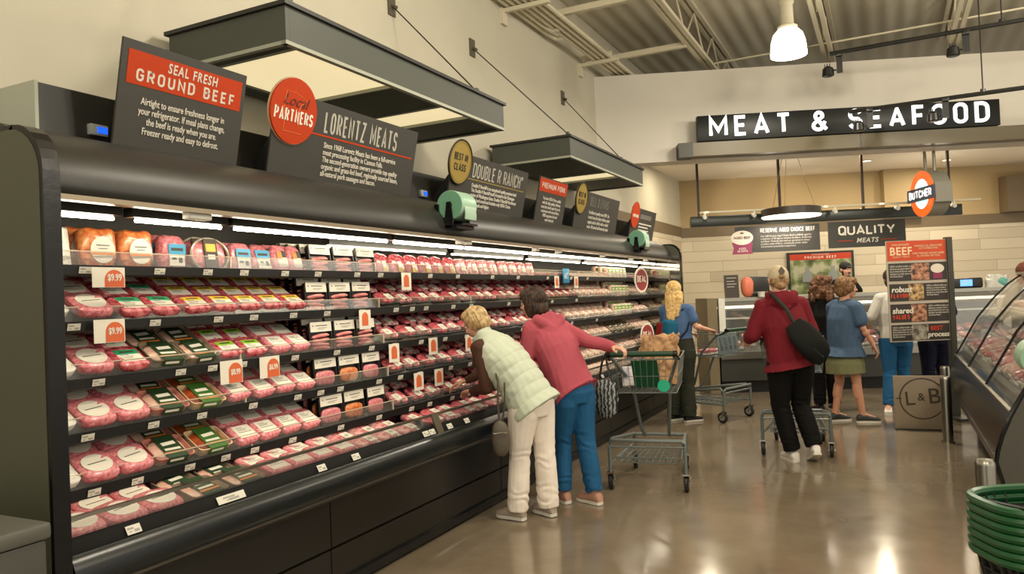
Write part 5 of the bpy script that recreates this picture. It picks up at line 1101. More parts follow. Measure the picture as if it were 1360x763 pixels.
# striped mesh bag hanging from the cart's handle end
t = thing('mesh_bag', 'black and white striped cloth bag hanging on the nearest cart', 'bag', (-1.965, 5.50, .56), R(8))
def stripe_mat():
    m = M('striped_cloth', (.1, .1, .1), .7); nt = m.node_tree; b_ = nt.nodes['Principled BSDF']; tc = nt.nodes.new('ShaderNodeTexCoord'); wv = nt.nodes.new('ShaderNodeTexWave'); wv.inputs['Scale'].default_value = 11; wv.inputs['Distortion'].default_value = 5; wv.inputs['Detail'].default_value = 2; wv.inputs['Detail Scale'].default_value = 2.5
    r = nt.nodes.new('ShaderNodeValToRGB'); e = r.color_ramp.elements; e[0].position = .45; e[0].color = (.012, .014, .015, 1); e[1].position = .75; e[1].color = (.26, .28, .27, 1); nt.links.new(tc.outputs['Object'], wv.inputs['Vector']); nt.links.new(wv.outputs['Fac'], r.inputs['Fac']); nt.links.new(r.outputs[0], b_.inputs['Base Color']); return m
b = MB(); lump(b, .19, .09, .30, 0, 8, k=.8, amp=.25); b.build('bag_body', stripe_mat(), t)
b = MB(); b.tube([(-.05, 0, .27), (-.02, .01, .42), (.005, .04, .505), (.02, .02, .40), (.05, 0, .27)], .009, 6); b.build('strap', black_metal, t)
# ------------------------------------------------------------------ people
skin = M('skin', (.80, .60, .50), .5, var=.04, vscale=12); skin2 = M('skin_tan', (.76, .55, .44), .5, var=.04, vscale=12)
lipm = M('lips', (.66, .38, .35), .5); eyem = M('eye_dark', (.12, .09, .07), .2); eyew = M('eye_white', (.85, .83, .80), .3)
sole_w = M('sole_white', (.84, .82, .77), .5)
def fabric(n, c, **k): return M(n, c, .8, spec=.2, bump=.12, bscale=70, var=.05, vscale=6, **k)
def ringsof(path, rads, lat, n=20, p=.85):
    out = []; path = [V(q) for q in path]; lats = lat if isinstance(lat, list) else [lat]*len(path)
    sg = lambda c: math.copysign(abs(c)**p, c)
    for i, q in enumerate(path):
        t = (path[min(i+1, len(path)-1)]-path[max(i-1, 0)]).normalized(); l = V(lats[i]); l = (l-t*l.dot(t)).normalized(); d = t.cross(l)
        out.append([q+l*rads[i][0]*sg(math.cos(2*PI*k/n))+d*rads[i][1]*sg(math.sin(2*PI*k/n)) for k in range(n)])
    return out
def hand(mb, wrist, d, pn, side, k=1., curl=.5):
    """palm and five fingers: d = way the hand points, pn = palm normal, side = towards the thumb"""
    d = V(d).normalized(); pn = V(pn); pn = (pn-d*pn.dot(d)).normalized(); s = d.cross(pn)
    if s.dot(V(side)) < 0: s = -s
    w0 = V(wrist)
    mb.loft(ringsof([w0-d*.02*k, w0+d*.02*k, w0+d*.06*k, w0+d*.092*k], [(.024*k, .018*k), (.034*k, .017*k), (.041*k, .015*k), (.038*k, .012*k)], s, 12))
    for i, (off, ln) in enumerate(((.030, .072), (.010, .080), (-.011, .075), (-.031, .058))):
        p = w0+d*.088*k+s*off*k; a = curl*(.6+.1*i); r0 = .0088*k
        for j in range(3):
            dd = d*math.cos(a)+pn*math.sin(a); q = p+dd*ln*k*(.44, .32, .24)[j]; mb.cap(p, q, r0, r0*.9, 8); p = q; r0 *= .9; a += curl*.9
    p = w0+d*.022*k+s*.026*k; q = p+(d*.55+s*.75+pn*.25).normalized()*.042*k; mb.cap(p, q, .0125*k, .0105*k, 8); mb.cap(q, q+(d*.85+s*.2+pn*.35).normalized()*.036*k, .0103*k, .0085*k, 8)
class Person:
    def __init__(s, label, loc, rz, J, sk=None, k=1., vox=.0055):
        s.t = thing('person', label, 'person', loc, rz); s.J = {a: (V(b) if not isinstance(b, (int, float)) else b) for a, b in J.items()}; s.k = k; s.vox = vox; s.sk = sk or skin
        s.lat_s = s.J['lat_s'].normalized(); s.lat_p = s.J['lat_p'].normalized()
    def torso(s, mb, infl, top=1., hem=None, hw=None, flare=0.):
        J, k = s.J, s.k; P, C_, N = J['pelvis'], J['chest'], J['neck']; lp, ls = s.lat_p, s.lat_s; lm_ = (lp+ls).normalized(); g = infl
        W = J.get('waist', P*.55+C_*.45)
        path = [P, W, C_, C_*.35+N*.65, N]
        rads = [(.158*k+g, .112*k+g), (.138*k+g*1.15, .10*k+g*1.15), (.155*k+g, .112*k+g), (.150*k+g*.8, .085*k+g*.8), (.075*k+g*.4, .062*k+g*.4)]
        lats = [lp, lm_, ls, ls, ls]
        if hem is not None:
            path.insert(0, V(hem)); rads.insert(0, (hw or (.165*k+g+flare, .12*k+g+flare))); lats.insert(0, lp)
        mb.loft(ringsof(path, rads, lats))
    def sh(s, sd): return s.J['neck']+s.lat_s*sd*.155*s.k-(s.J['neck']-s.J['chest']).normalized()*.075*s.k
    def arm(s, mb, sd, g, upto=1., body=False):
        k = s.k; A = s.sh(sd); E_ = s.J['elR' if sd > 0 else 'elL']; H = s.J['haR' if sd > 0 else 'haL']
        mb.cap(s.J['neck']-(s.J['neck']-s.J['chest'])*.28+s.lat_s*sd*.06*k, A, .052*k+g, .052*k+g*.9)
        if upto >= 1:
            mb.cap(A, E_, .047*k+g, .038*k+g); W = E_+(H-E_)*min(1, upto-1) if upto > 1 else None
            if W is not None: mb.cap(E_, W, .038*k+g, .038*k+(.027-.038)*k*min(1, upto-1)+g*.8)
        else: mb.cap(A, A+(E_-A)*upto, .047*k+g, .042*k+g*1.2)
    def body(s, head_extra=None):
        J, k = s.J, s.k; mb = MB(); s.torso(mb, -.012)
        hd = J['head']; F = J['face'].normalized(); U = J.get('up', V((0, 0, 1))); U = (U-F*U.dot(F)).normalized(); Rt = F.cross(U); s.F, s.U, s.Rt, s.hd = F, U, Rt, hd
        mb.cap(J['neck']-(J['neck']-J['chest']).normalized()*.03, hd-U*.06*k-F*.015*k, .055*k, .05*k)
        m = Matrix((Rt, F, U)).transposed(); s.hm = m; L = lambda x, y, z: hd+m @ V((x*k, y*k, z*k)); s.L = L
        mb.ell(L(0, -.012, .025), (.074*k, .094*k, .088*k), m); mb.ell(L(0, .022, -.03), (.060*k, .068*k, .085*k), m); mb.ell(L(0, .055, -.092), (.030*k, .026*k, .022*k), m); mb.ell(L(0, .012, -.07), (.05*k, .055*k, .04*k), m)
        mb.cap(L(0, .084, .012), L(0, .106, -.026), .009*k, .013*k, 8)
        for sd in (-1, 1):
            mb.ell(L(.014*sd, .098, -.03), (.009*k, .009*k, .008*k), m, 8, 6); mb.ell(L(.034*sd, .062, -.03), (.024*k, .022*k, .026*k), m, 10, 8); mb.cap(L(.012*sd, .085, .024), L(.042*sd, .074, .022), .008*k, .007*k, 8)
            mb.ell(L(.076*sd, -.008, -.012), (.010*k, .019*k, .031*k), m, 10, 8); mb.ell(L(.082*sd, -.014, -.008), (.007*k, .012*k, .022*k), m, 8, 6)
        mb.ell(L(0, .086, -.062), (.022*k, .010*k, .006*k), m, 10, 6); mb.ell(L(0, .083, -.073), (.018*k, .010*k, .007*k), m, 10, 6)
        for sd in (-1, 1):
            s.arm(mb, sd, -.006, 2.); q = 'R' if sd > 0 else 'L'; E_, H = J['el'+q], J['ha'+q]; d = J.get('hd'+q, (H-E_).normalized()); pn = J.get('pn'+q, V((0, 0, -1))); th = J.get('th'+q, -s.lat_s*sd)
            mb.cap(E_+(H-E_)*.25, E_+(H-E_)*.3, .040*k, .038*k); hand(mb, H, d, pn, th, k, J.get('cu'+q, .5))
            hp = J['pelvis']+s.lat_p*sd*.088*k-V((0, 0, .03)); K, A = J['kn'+q], J['an'+q]; ft = J['to'+q].normalized()
            mb.cap(hp, K, .078*k, .05*k); mb.cap(K, A, .048*k, .034*k); mb.cap(K+(A-K)*.12-ft*.012, K+(A-K)*.42-ft*.014, .046*k, .045*k); mb.cap(A, A+ft*.12*k-V((0, 0, .04)), .033*k, .025*k)
        o = mb.blob('body', s.sk, s.t, s.vox, 2)
        for sd in (-1, 1):
            b = MB(); b.ell(L(.031*sd, .078, .004), (.0125*k, .008*k, .0075*k), m, 12, 8); e = b.build('eye', eyew, s.t); b = MB(); b.ell(L(.031*sd, .0845, .004), (.0055*k, .003*k, .0055*k), m, 10, 6); b.build('iris', eyem, e)
        b = MB(); b.ell(L(0, .0945, -.0625), (.020*k, .004*k, .0045*k), m, 10, 6); b.ell(L(0, .092, -.072), (.016*k, .004*k, .005*k), m, 10, 6); b.build('lips', lipm, s.t)
        return o
    def wr(s, amp=.006, sc=9., sd=0):
        return lambda c, n: amp*(noise.noise(V((c.x*sc, c.y*sc, c.z*sc*.55+sd)))+.45*noise.noise(V((c.x*sc*2.6, c.y*sc*2.6, c.z*sc*1.2+sd))))
    def trousers(s, mat, g=.018, flare=.0, name='trousers', waist=.06, vox=.007, ankle=0., low=.0):
        J, k = s.J, s.k; mb = MB(); P = J['pelvis']; up = (J.get('waist', P*.55+J['chest']*.45)-P).normalized()
        mb.loft(ringsof([P-V((0, 0, .10)), P-V((0, 0, .03)), P+up*.06, P+up*(.06+waist)], [(.13*k+g, .10*k+g), (.162*k+g, .122*k+g), (.155*k+g, .112*k+g), (.145*k+g, .105*k+g)], s.lat_p))
        for sd in (-1, 1):
            q = 'R' if sd > 0 else 'L'; K, A = J['kn'+q], J['an'+q]; hp = P+s.lat_p*sd*.085*k-V((0, 0, .05)); ft = J['to'+q].normalized()
            B = A+(K-A)*(.02+ankle)-V((0, 0, low)); mid = (K+B)/2
            mb.loft(ringsof([hp+V((0, 0, .04)), hp-V((0, 0, .04)), hp*.5+K*.5, K, mid, B], [(.085*k+g, .095*k+g), (.088*k+g, .098*k+g), (.070*k+g, .078*k+g), (.054*k+g, .058*k+g), (.05*k+g+flare*.5, .055*k+g+flare*.5), (.042*k+g+flare, .047*k+g+flare)], s.lat_p, 16, 1.))
        ks = [J['knR'], J['knL'], J['anR'], J['anL']]; w0 = s.wr(.005, 8., 3)
        def dsp(c, n):
            v = w0(c, n)
            for q, amp in ((ks[0], .0018), (ks[1], .0018), (ks[2]+V((0, 0, .06)), .0026), (ks[3]+V((0, 0, .06)), .0026)):
                dz = c.z-q.z
                if abs(dz) < .14 and (c-q).length < .22: v += amp*math.sin(dz*80+noise.noise(c*11)*6)*(1-abs(dz)/.14)
            return v
        return mb.blob(name, mat, s.t, vox, 3, dsp)
    def shoes(s, mat, sole=None, L=.25, tilt=None):
        k = s.k
        for sd in (-1, 1):
            q = 'R' if sd > 0 else 'L'; A = s.J['an'+q]; ft = s.J['to'+q].normalized(); flat_ = V((ft.x, ft.y, 0)).normalized(); la = flat_.cross(V((0, 0, 1))); pitch = math.asin(max(-1, min(1, ft.z)))
            t = bpy.data.objects.new('shoe', None); mtx = Matrix((la, flat_, V((0, 0, 1)))).transposed() @ Matrix.Rotation(pitch, 3, 'X')
            base = A+mtx @ V((0, 0, -.085*k)); P = lambda x, y, z: base+mtx @ V((x*k, y*k, z*k))
            mb = MB(); rr = []
            for y, w_, h in ((-.065, .024, .045), (-.055, .033, .072), (-.02, .037, .088), (.03, .036, .085), (.07, .040, .066), (.115, .044, .050), (.155, .040, .040), (.178, .024, .030)):
                rr.append([P(w_*math.copysign(abs(math.cos(2*PI*i/16))**.8, math.cos(2*PI*i/16)), y, .012+h/2+h/2*math.copysign(abs(math.sin(2*PI*i/16))**.8, math.sin(2*PI*i/16))) for i in range(16)])
            mb.loft(rr); o = mb.build('shoe', mat, s.t)
            b = MB(); pts = []
            for y, w_ in ((-.068, .018), (-.058, .032), (-.02, .038), (.03, .037), (.075, .041), (.118, .045), (.158, .040), (.181, .024)): pts.append((y, w_))
            out = [(w_, y) for y, w_ in pts]+[(-w_, y) for y, w_ in reversed(pts)]; n = len(out); b.add([P(x, y, .0) for x, y in out]+[P(x*.96, y, .022) for x, y in out], [tuple(range(n)), tuple(range(2*n-1, n-1, -1))]+[(i, (i+1) % n, n+(i+1) % n, n+i) for i in range(n)], False); b.build('sole', sole or sole_w, o)
            b = MB()
            for j in range(4): b.tube([P(-.022, .035+.02*j, .098-.010*j), P(0, .037+.02*j, .106-.011*j), P(.022, .035+.02*j, .098-.010*j)], .0025*k, 5)
            b.build('laces', sole or sole_w, o)
    def top(s, name, mat, g, sleeves, hem=None, hw=None, extra=None, amp=.006, vox=.0065, sg=None, disp=None, flare=0., smooth=2):
        mb = MB(); s.torso(mb, g, hem=hem, hw=hw, flare=flare)
        for sd in (-1, 1):
            if sleeves: s.arm(mb, sd, (sg if sg is not None else g*.8), sleeves)
        if extra: extra(mb)
        return mb.blob(name, mat, s.t, vox, smooth, disp or s.wr(amp, 8., 1))
    def hair(s, mat, prims, vox=.005, amp=.006, st=60.):
        """prims in head axes (right, forward, up): ('e', centre, radii) or ('c', a, b, ra, rb)"""
        mb = MB(); L, m, k = s.L, s.hm, s.k
        for p in prims:
            if p[0] == 'e': mb.ell(L(*p[1]), tuple(r*k for r in p[2]), m, 20, 14)
            else: mb.cap(L(*p[1]), L(*p[2]), p[3]*k, p[4]*k)
        inv = m.transposed(); hd = s.hd
        def dsp(c, n):
            q = inv @ (c-hd); a = math.atan2(q.x, -q.y+.02)
            return amp*(noise.noise(V((a*st*.12, q.z*6, 1)))+.6*noise.noise(V((a*st*.3, q.z*9, 5)))+.12*noise.noise(c*45))
        return mb.blob('hair', mat, s.t, vox, 1, dsp)
def Ppos(x, y): return (x, y, 0)
VR = R(26.38)      # people are posed along the aisle's viewing line
def hairmat(n, c, c2): return M(n, c, .55, col2=c2, vscale=38, bump=.25, bscale=110, spec=.35)
# --- woman in cream quilted vest, bending over the case
p = Person('older person in cream quilted vest and off-white trousers bending over the meat', Ppos(-2.24, 4.70), VR,
    dict(pelvis=(.02, 0, .80), waist=(-.05, .03, .93), chest=(-.15, .06, 1.07), neck=(-.285, .115, 1.235), head=(-.345, .15, 1.345), face=(-.80, .50, -.42), up=(-.5, .1, .85),
         lat_s=(.58, .80, .05), lat_p=(.75, .66, 0), elL=(-.275, -.02, .90), haL=(-.40, .20, .86), pnL=(0, 0, -1), thL=(0, .6, .8), elR=(-.23, .33, 1.0), haR=(-.45, .34, .92), pnR=(0, 0, -1), thR=(0, -.6, .8),
         knL=(-.075, -.03, .43), anL=(-.105, -.04, .085), toL=(-.75, .55, 0), knR=(.10, .04, .43), anR=(.11, .03, .085), toR=(-.55, .75, 0)), k=.94)
p.body()
p.top('jumper', fabric('jumper_brown', (.30, .20, .16)), .012, 1.9)
ax0, ax1 = p.J['pelvis'], p.J['neck']
def quilt(c, n):
    t = (c-ax0).dot((ax1-ax0).normalized()); w_ = .010*noise.noise(V((c.x*7, c.y*7, c.z*3)))
    return .011*abs(math.sin((t+w_)*PI/.080))**.6*.75+.006*noise.noise(V((c.x*16, c.y*16, c.z*22)))-.004
def collar(mb):
    N, C_ = p.J['neck'], p.J['chest']; u = (N-C_).normalized(); mb.loft(ringsof([N-u*.06, N+u*.0, N+u*.045], [(.12, .10), (.088, .078), (.078, .070)], p.lat_s))
    for sd in (-1, 1): mb.cap(p.sh(sd)-p.lat_s*sd*.055, p.sh(sd)-p.lat_s*sd*.02, .066, .050)
p.top('quilted_vest', M('vest_cream', (.755, .79, .71), .6, spec=.3, bump=.08, bscale=60), .036, 0, hem=(.065, -.02, .735), hw=(.205, .165), extra=collar, disp=quilt)
p.trousers(fabric('trousers_offwhite', (.92, .88, .83)), .020, .012, low=.03)
p.shoes(M('shoe_taupe', (.66, .60, .54), .6))
p.hair(hairmat('hair_grey_blond', (.62, .49, .32), (.80, .70, .52)), [('e', (0, -.022, .035), (.086, .098, .090)), ('e', (0, -.05, -.015), (.080, .066, .070)), ('e', (0, .035, .078), (.066, .052, .040)), ('e', (-.072, -.02, .0), (.020, .045, .05)), ('e', (.072, -.02, .0), (.020, .045, .05))], amp=.007, st=90)
t = thing('crossbody_purse', 'small grey-brown purse hanging at the cream vest wearer\'s hip', 'purse', (-2.24, 4.70, 0), VR)
b = MB(); lump(b, .12, .07, .24, .46, 6, k=.8, amp=.1); b.build('purse_body', M('purse_taupe', (.33, .30, .25), .5, bump=.2, bscale=50), t, loc=(-.195, -.165, 0))
b = MB(); b.tube([(-.20, -.165, .69), (-.205, -.15, .80), (-.20, -.12, .95), (-.235, -.06, 1.12), (-.25, -.02, 1.22)], .007, 6); b.tube([(-.18, -.17, .69), (-.16, -.19, .80), (-.155, -.175, .95)], .006, 6); b.build('strap', M('strap_brown', (.28, .23, .18), .6), t)
b = MB(); b.tube([(-.24, -.203, .62), (-.195, -.208, .625), (-.15, -.203, .62)], .004, 5); b.build('zipper', chrome, t)
# --- woman in pink jacket
p = Person('dark-haired person in pink hooded jacket and blue jeans leaning on a cart', Ppos(-2.063, 5.15), VR,
    dict(pelvis=(-.03, 0, .83), waist=(-.075, .02, .98), chest=(-.14, .04, 1.14), neck=(-.215, .075, 1.335), head=(-.285, .125, 1.468), face=(-.86, .50, -.10), up=(-.2, 0, 1),
         lat_s=(.80, .60, -.04), lat_p=(.85, .52, 0), elR=(.10, .10, 1.165), haR=(.27, -.02, 1.125), pnR=(0, 0, -1), thR=(-.3, -1, 0), cuR=.75, elL=(-.36, .0, 1.05), haL=(-.53, .15, .98), thL=(0, 1, .2),
         knL=(-.115, .05, .44), anL=(-.125, .02, .085), toL=(-.55, .83, 0), knR=(.055, .02, .44), anR=(.095, -.05, .085), toR=(-.62, .78, 0)), k=.96)
p.body()
def hood(mb):
    N, C_ = p.J['neck'], p.J['chest']; u = (N-C_).normalized(); bk = V((.45, -.85, 0)).normalized()
    mb.loft(ringsof([N-u*.07, N-u*.005, N+u*.035], [(.135, .11), (.105, .088), (.085, .075)], p.lat_s)); q = N-u*.035+bk*.075
    mb.cap(q-p.lat_s*.10+u*.035, q-u*.05, .045, .05); mb.cap(q+p.lat_s*.10+u*.035, q-u*.05, .045, .05); mb.ell(q-u*.025, (.105, .05, .065), Matrix((p.lat_s, bk, u)).transposed())
p.top('hooded_jacket', fabric('jacket_pink', (.67, .31, .36)), .030, 1.93, hem=(.0, -.02, .79), hw=(.21, .165), extra=hood, sg=.022, amp=.011)
p.trousers(fabric('jeans_blue', (.13, .34, .50)), .017, .004)
p.shoes(M('shoe_blush', (.70, .53, .45), .6))
p.hair(hairmat('hair_dark_brown', (.13, .09, .07), (.28, .20, .14)), [('e', (0, -.022, .032), (.090, .102, .094)), ('e', (0, -.048, -.045), (.084, .068, .085)), ('e', (0, .045, .075), (.066, .048, .042)), ('e', (-.078, -.01, -.03), (.020, .050, .085)), ('e', (.078, -.01, -.03), (.020, .050, .085))], amp=.008)
b = MB()
for sd in (-1, 1): b.tube([p.L(.032*sd+.022*math.cos(a*PI/8), .098, .004+.018*math.sin(a*PI/8)) for a in range(16)], .0018, 5, closed=True); b.cyl(p.L(.055*sd, .096, .006), p.L(.082*sd, 0, .006), .0016, 5)
b.cyl(p.L(-.011, .1, .006), p.L(.011, .1, .006), .0016, 5); b.build('glasses', black_metal, p.t)
# --- blonde woman
p = Person('long-haired blonde person in blue t-shirt holding the far cart', Ppos(-2.19, 8.75), VR,
    dict(pelvis=(0, 0, .84), waist=(-.005, .01, .98), chest=(-.01, .02, 1.14), neck=(-.015, .03, 1.365), head=(-.03, .05, 1.515), face=(.25, .95, -.1),
         lat_s=(.80, -.60, 0), lat_p=(.7, -.71, 0), elR=(.175, -.09, 1.10), haR=(.355, .04, 1.05), pnR=(0, 0, -1), thR=(-.3, .6, 0), cuR=.8, elL=(-.10, .28, 1.09), haL=(.18, .36, 1.02),
         knL=(-.01, .10, .45), anL=(-.09, .08, .085), toL=(.90, .43, 0), knR=(.06, -.04, .45), anR=(.06, -.06, .085), toR=(.93, .36, 0)), k=.97, vox=.006)
p.body()
p.top('t_shirt', fabric('tshirt_blue', (.29, .40, .56)), .020, .55, hem=(.0, 0, .86), hw=(.175, .14), sg=.022)
p.trousers(fabric('trousers_olive', (.17, .18, .14)), .024, .02, low=.02); p.shoes(M('shoe_black', (.08, .08, .08), .5))
p.hair(hairmat('hair_blonde', (.74, .58, .32), (.90, .78, .54)), [('e', (0, -.02, .033), (.090, .104, .096)), ('e', (0, -.055, -.06), (.094, .062, .12)), ('c', (-.035, -.075, -.1), (-.065, -.115, -.33), .060, .026), ('c', (.04, -.075, -.1), (.03, -.115, -.30), .058, .025), ('c', (0, -.08, -.1), (-.02, -.12, -.36), .055, .022), ('c', (.08, -.01, -.03), (.085, -.03, -.2), .028, .02), ('c', (-.08, -.01, -.03), (-.085, -.03, -.22), .028, .02)], amp=.006, vox=.006, st=110)
t = thing('backpack', 'small teal blue and red backpack behind the blonde person\'s arm', 'backpack', (-2.19, 8.75, 0), VR)
b = MB(); b.rbox((-.135, -.10, 1.06), (.20, .13, .26), .05, 4, rot=(0, .1, .5)); bb = b.build('bag_body', fabric('backpack_teal', (.08, .33, .44)), t); b = MB(); b.rbox((-.235, -.09, 1.05), (.05, .12, .22), .02, 3, rot=(0, .1, .5)); b.build('side_pocket', fabric('backpack_red', (.48, .12, .12)), t)
b = MB(); b.tube([(-.06, -.05, 1.18), (.03, -.10, 1.30), (.09, -.02, 1.335), (.12, .05, 1.25)], .012, 6); b.tube([(-.02, -.15, .98), (.06, -.155, 1.06), (.11, -.09, 1.2)], .01, 6); b.build('strap', fabric('strap_navy', (.10, .12, .17)), t)
# --- person in red hoodie with cap, pushing a cart away
p = Person('person in red hoodie, beige cap and black trousers pushing a cart away', Ppos(-.746, 6.97), VR,
    dict(pelvis=(-.04, 0, .87), waist=(-.055, .005, 1.0), chest=(-.07, .02, 1.17), neck=(-.085, .04, 1.42), head=(-.085, .075, 1.575), face=(.06, 1, -.12), lat_s=(1, .0, .02), lat_p=(1, -.05, 0),
         elR=(.175, .06, 1.10), haR=(.13, .34, 1.05), pnR=(0, 0, -1), thR=(-1, 0, 0), cuR=.8, elL=(-.335, .06, 1.10), haL=(-.29, .34, 1.05), thL=(1, 0, 0), cuL=.8,
         knL=(-.13, .04, .47), anL=(-.055, .0, .085), toL=(-.12, .99, 0), knR=(.055, .06, .47), anR=(.10, -.09, .135), toR=(.10, .90, -.42)), k=1.03)
p.body()
def hood2(mb):
    N = p.J['neck']; mb.loft(ringsof([N-V((0, 0, .06)), N+V((0, 0, .01)), N+V((0, 0, .05))], [(.15, .12), (.11, .095), (.085, .08)], p.lat_s)); mb.ell(N+V((0, -.10, -.025)), (.125, .055, .085)); mb.cap(N+V((-.10, -.04, .02)), N+V((-.02, -.11, -.08)), .045, .04); mb.cap(N+V((.10, -.04, .02)), N+V((.02, -.11, -.08)), .045, .04)
p.top('red_hoodie', fabric('hoodie_red', (.43, .10, .14)), .036, 1.93, hem=(-.03, 0, .815), hw=(.24, .20), extra=hood2, sg=.030, amp=.011)
p.trousers(fabric('trousers_black', (.045, .042, .04)), .024, .004, waist=.0); p.shoes(M('shoe_white', (.86, .84, .80), .5))
p.hair(hairmat('hair_sandy', (.48, .36, .24), (.66, .54, .40)), [('e', (0, -.03, -.01), (.080, .080, .07)), ('e', (0, -.07, -.055), (.05, .035, .04))], amp=.006)
b = MB(); m_, L_ = p.hm, p.L; b.ell(L_(0, -.012, .03), (.088, .108, .094), m_, 28, 18)
def capdisp(c, n): q = m_.transposed() @ (c-p.hd); return -.02 if q.z < .0 else 0.
b.ell(L_(0, .12, .022), (.062, .085, .010), m_, 20, 8)
cp_ = b.blob('cap', M('cap_beige', (.74, .68, .56), .7), p.t, .005, 2)
b = MB(); b.prism([(-.028, .06), (.0, .10), (.028, .06), (.018, .03), (-.018, .03)], -.002, .002, 'y'); o = b.build('cap_emblem', M('emblem_brown', (.33, .28, .22), .6), cp_); o.matrix_local = Matrix.Translation(L_(0, -.121, .0)) @ m_.to_4x4()
b = MB(); b.ell(L_(0, -.118, .012), (.03, .012, .02), m_, 14, 8); b.build('strap_gap', MATS['hair_sandy'], cp_)
t = thing('crossbody_bag', 'large black crossbody bag on the red hoodie wearer\'s back', 'bag', (-.746, 6.97, 0), VR)
b = MB(); b.loft(ringsof([(-.075, -.20, 1.20), (-.03, -.235, 1.13), (.045, -.245, 1.03), (.12, -.235, .945), (.175, -.20, .90)], [(.075, .02), (.11, .05), (.12, .065), (.11, .06), (.08, .025)], (.62, 0, .78), 20)); b.build('bag_body', fabric('bag_black', (.085, .095, .085)), t)
b = MB(); b.tube([(-.03, -.255, 1.10), (.045, -.295, .99), (.13, -.28, .91)], .014, 6); b.build('front_pocket', fabric('bag_dark_green', (.13, .15, .12)), t)
b = MB(); b.tube([(-.06, -.21, 1.19), (-.13, -.20, 1.33), (-.20, -.10, 1.445), (-.19, .0, 1.46), (-.16, .10, 1.40)], .017, 6); b.tube([(.17, -.19, .92), (.24, -.08, .93), (.25, .02, .98)], .014, 6); b.build('strap', fabric('strap_grey', (.20, .20, .18)), t)
# --- woman in blue top and olive skirt
p = Person('short-haired person in blue t-shirt and olive skirt standing in profile', Ppos(-.425, 9.10), VR,
    dict(pelvis=(-.03, 0, .83), waist=(-.035, 0, .96), chest=(-.02, 0, 1.12), neck=(-.005, .0, 1.33), head=(.03, .0, 1.475), face=(.94, -.05, -.06), lat_s=(.40, -.92, 0), lat_p=(.35, -.94, 0),
         elR=(.10, -.19, 1.03), haR=(.215, -.16, .845), pnR=(-1, .2, 0), thR=(.5, .8, 0), hdR=(.4, .05, -.9), cuR=.4, elL=(-.02, .25, 1.05), haL=(.17, .26, .95),
         knL=(-.06, .09, .44), anL=(-.14, .06, .085), toL=(.98, .15, 0), knR=(.06, -.06, .44), anR=(.095, -.09, .085), toR=(.98, -.18, 0)), sk=skin2, k=1.0, vox=.006)
p.body()
def belly(mb): mb.ell((.06, -.01, 1.0), (.15, .17, .17)); mb.ell((.075, 0, 1.14), (.12, .15, .10))
p.top('t_shirt', fabric('tshirt_slate', (.27, .35, .45)), .034, .62, hem=(-.035, 0, .72), hw=(.215, .22), sg=.034, extra=belly, amp=.009)
mb = MB(); mb.loft(ringsof([(-.03, 0, .535), (-.03, 0, .65), (-.03, 0, .79)], [(.185, .20), (.185, .195), (.15, .14)], p.lat_p, 24)); mb.blob('skirt', fabric('skirt_olive', (.46, .46, .33)), p.t, .007, 2, p.wr(.008, 9, 2))
p.shoes(M('shoe_slate', (.20, .21, .21), .5))
p.hair(hairmat('hair_light_brown', (.36, .24, .14), (.56, .42, .27)), [('e', (0, -.025, .035), (.092, .100, .094)), ('e', (0, -.05, -.035), (.086, .070, .075)), ('e', (0, .05, .070), (.070, .046, .042)), ('e', (-.078, .0, .0), (.022, .052, .055)), ('e', (.078, .0, .0), (.022, .052, .055))], amp=.012)
# --- curly-haired woman in black
p = Person('curly brown-haired person in black top behind the olive skirt wearer', Ppos(-.70, 9.78), VR,
    dict(pelvis=(-.0, 0, .84), waist=(0, 0, .98), chest=(0, 0, 1.14), neck=(0, .0, 1.37), head=(0, .03, 1.51), face=(.3, .95, -.1), lat_s=(1, -.2, 0), lat_p=(1, -.2, 0),
         elR=(.27, .03, 1.10), haR=(.16, .24, 1.10), pnR=(0, 0, -1), thR=(-1, 0, 0), elL=(-.25, .05, 1.10), haL=(-.12, .26, 1.05), thL=(1, 0, 0), knL=(-.08, .02, .45), anL=(-.09, 0, .085), toL=(-.1, 1, 0), knR=(.08, .02, .45), anR=(.09, 0, .085), toR=(.1, 1, 0)), k=.98, vox=.0065)
p.body(); p.top('black_top', fabric('top_black', (.06, .06, .06)), .022, .6); p.trousers(fabric('trousers_black', (.045, .042, .04)), .02, .01); p.shoes(M('shoe_black', (.08, .08, .08), .5))
def curl_prims():
    r_ = random.Random(3); L = [('e', (0, -.025, .03), (.105, .115, .105)), ('e', (0, -.055, -.07), (.125, .085, .12))]
    for i in range(46):
        a = r_.uniform(-2.3, 2.3); z = r_.uniform(-.19, .08); rr2 = .105+.025*(z < 0); L.append(('e', (rr2*math.sin(a), -.03-rr2*.85*math.cos(a), z), (.026, .026, .03)))
    return L
p.hair(hairmat('hair_curly_brown', (.26, .15, .09), (.46, .31, .20)), curl_prims(), amp=.012, vox=.006)
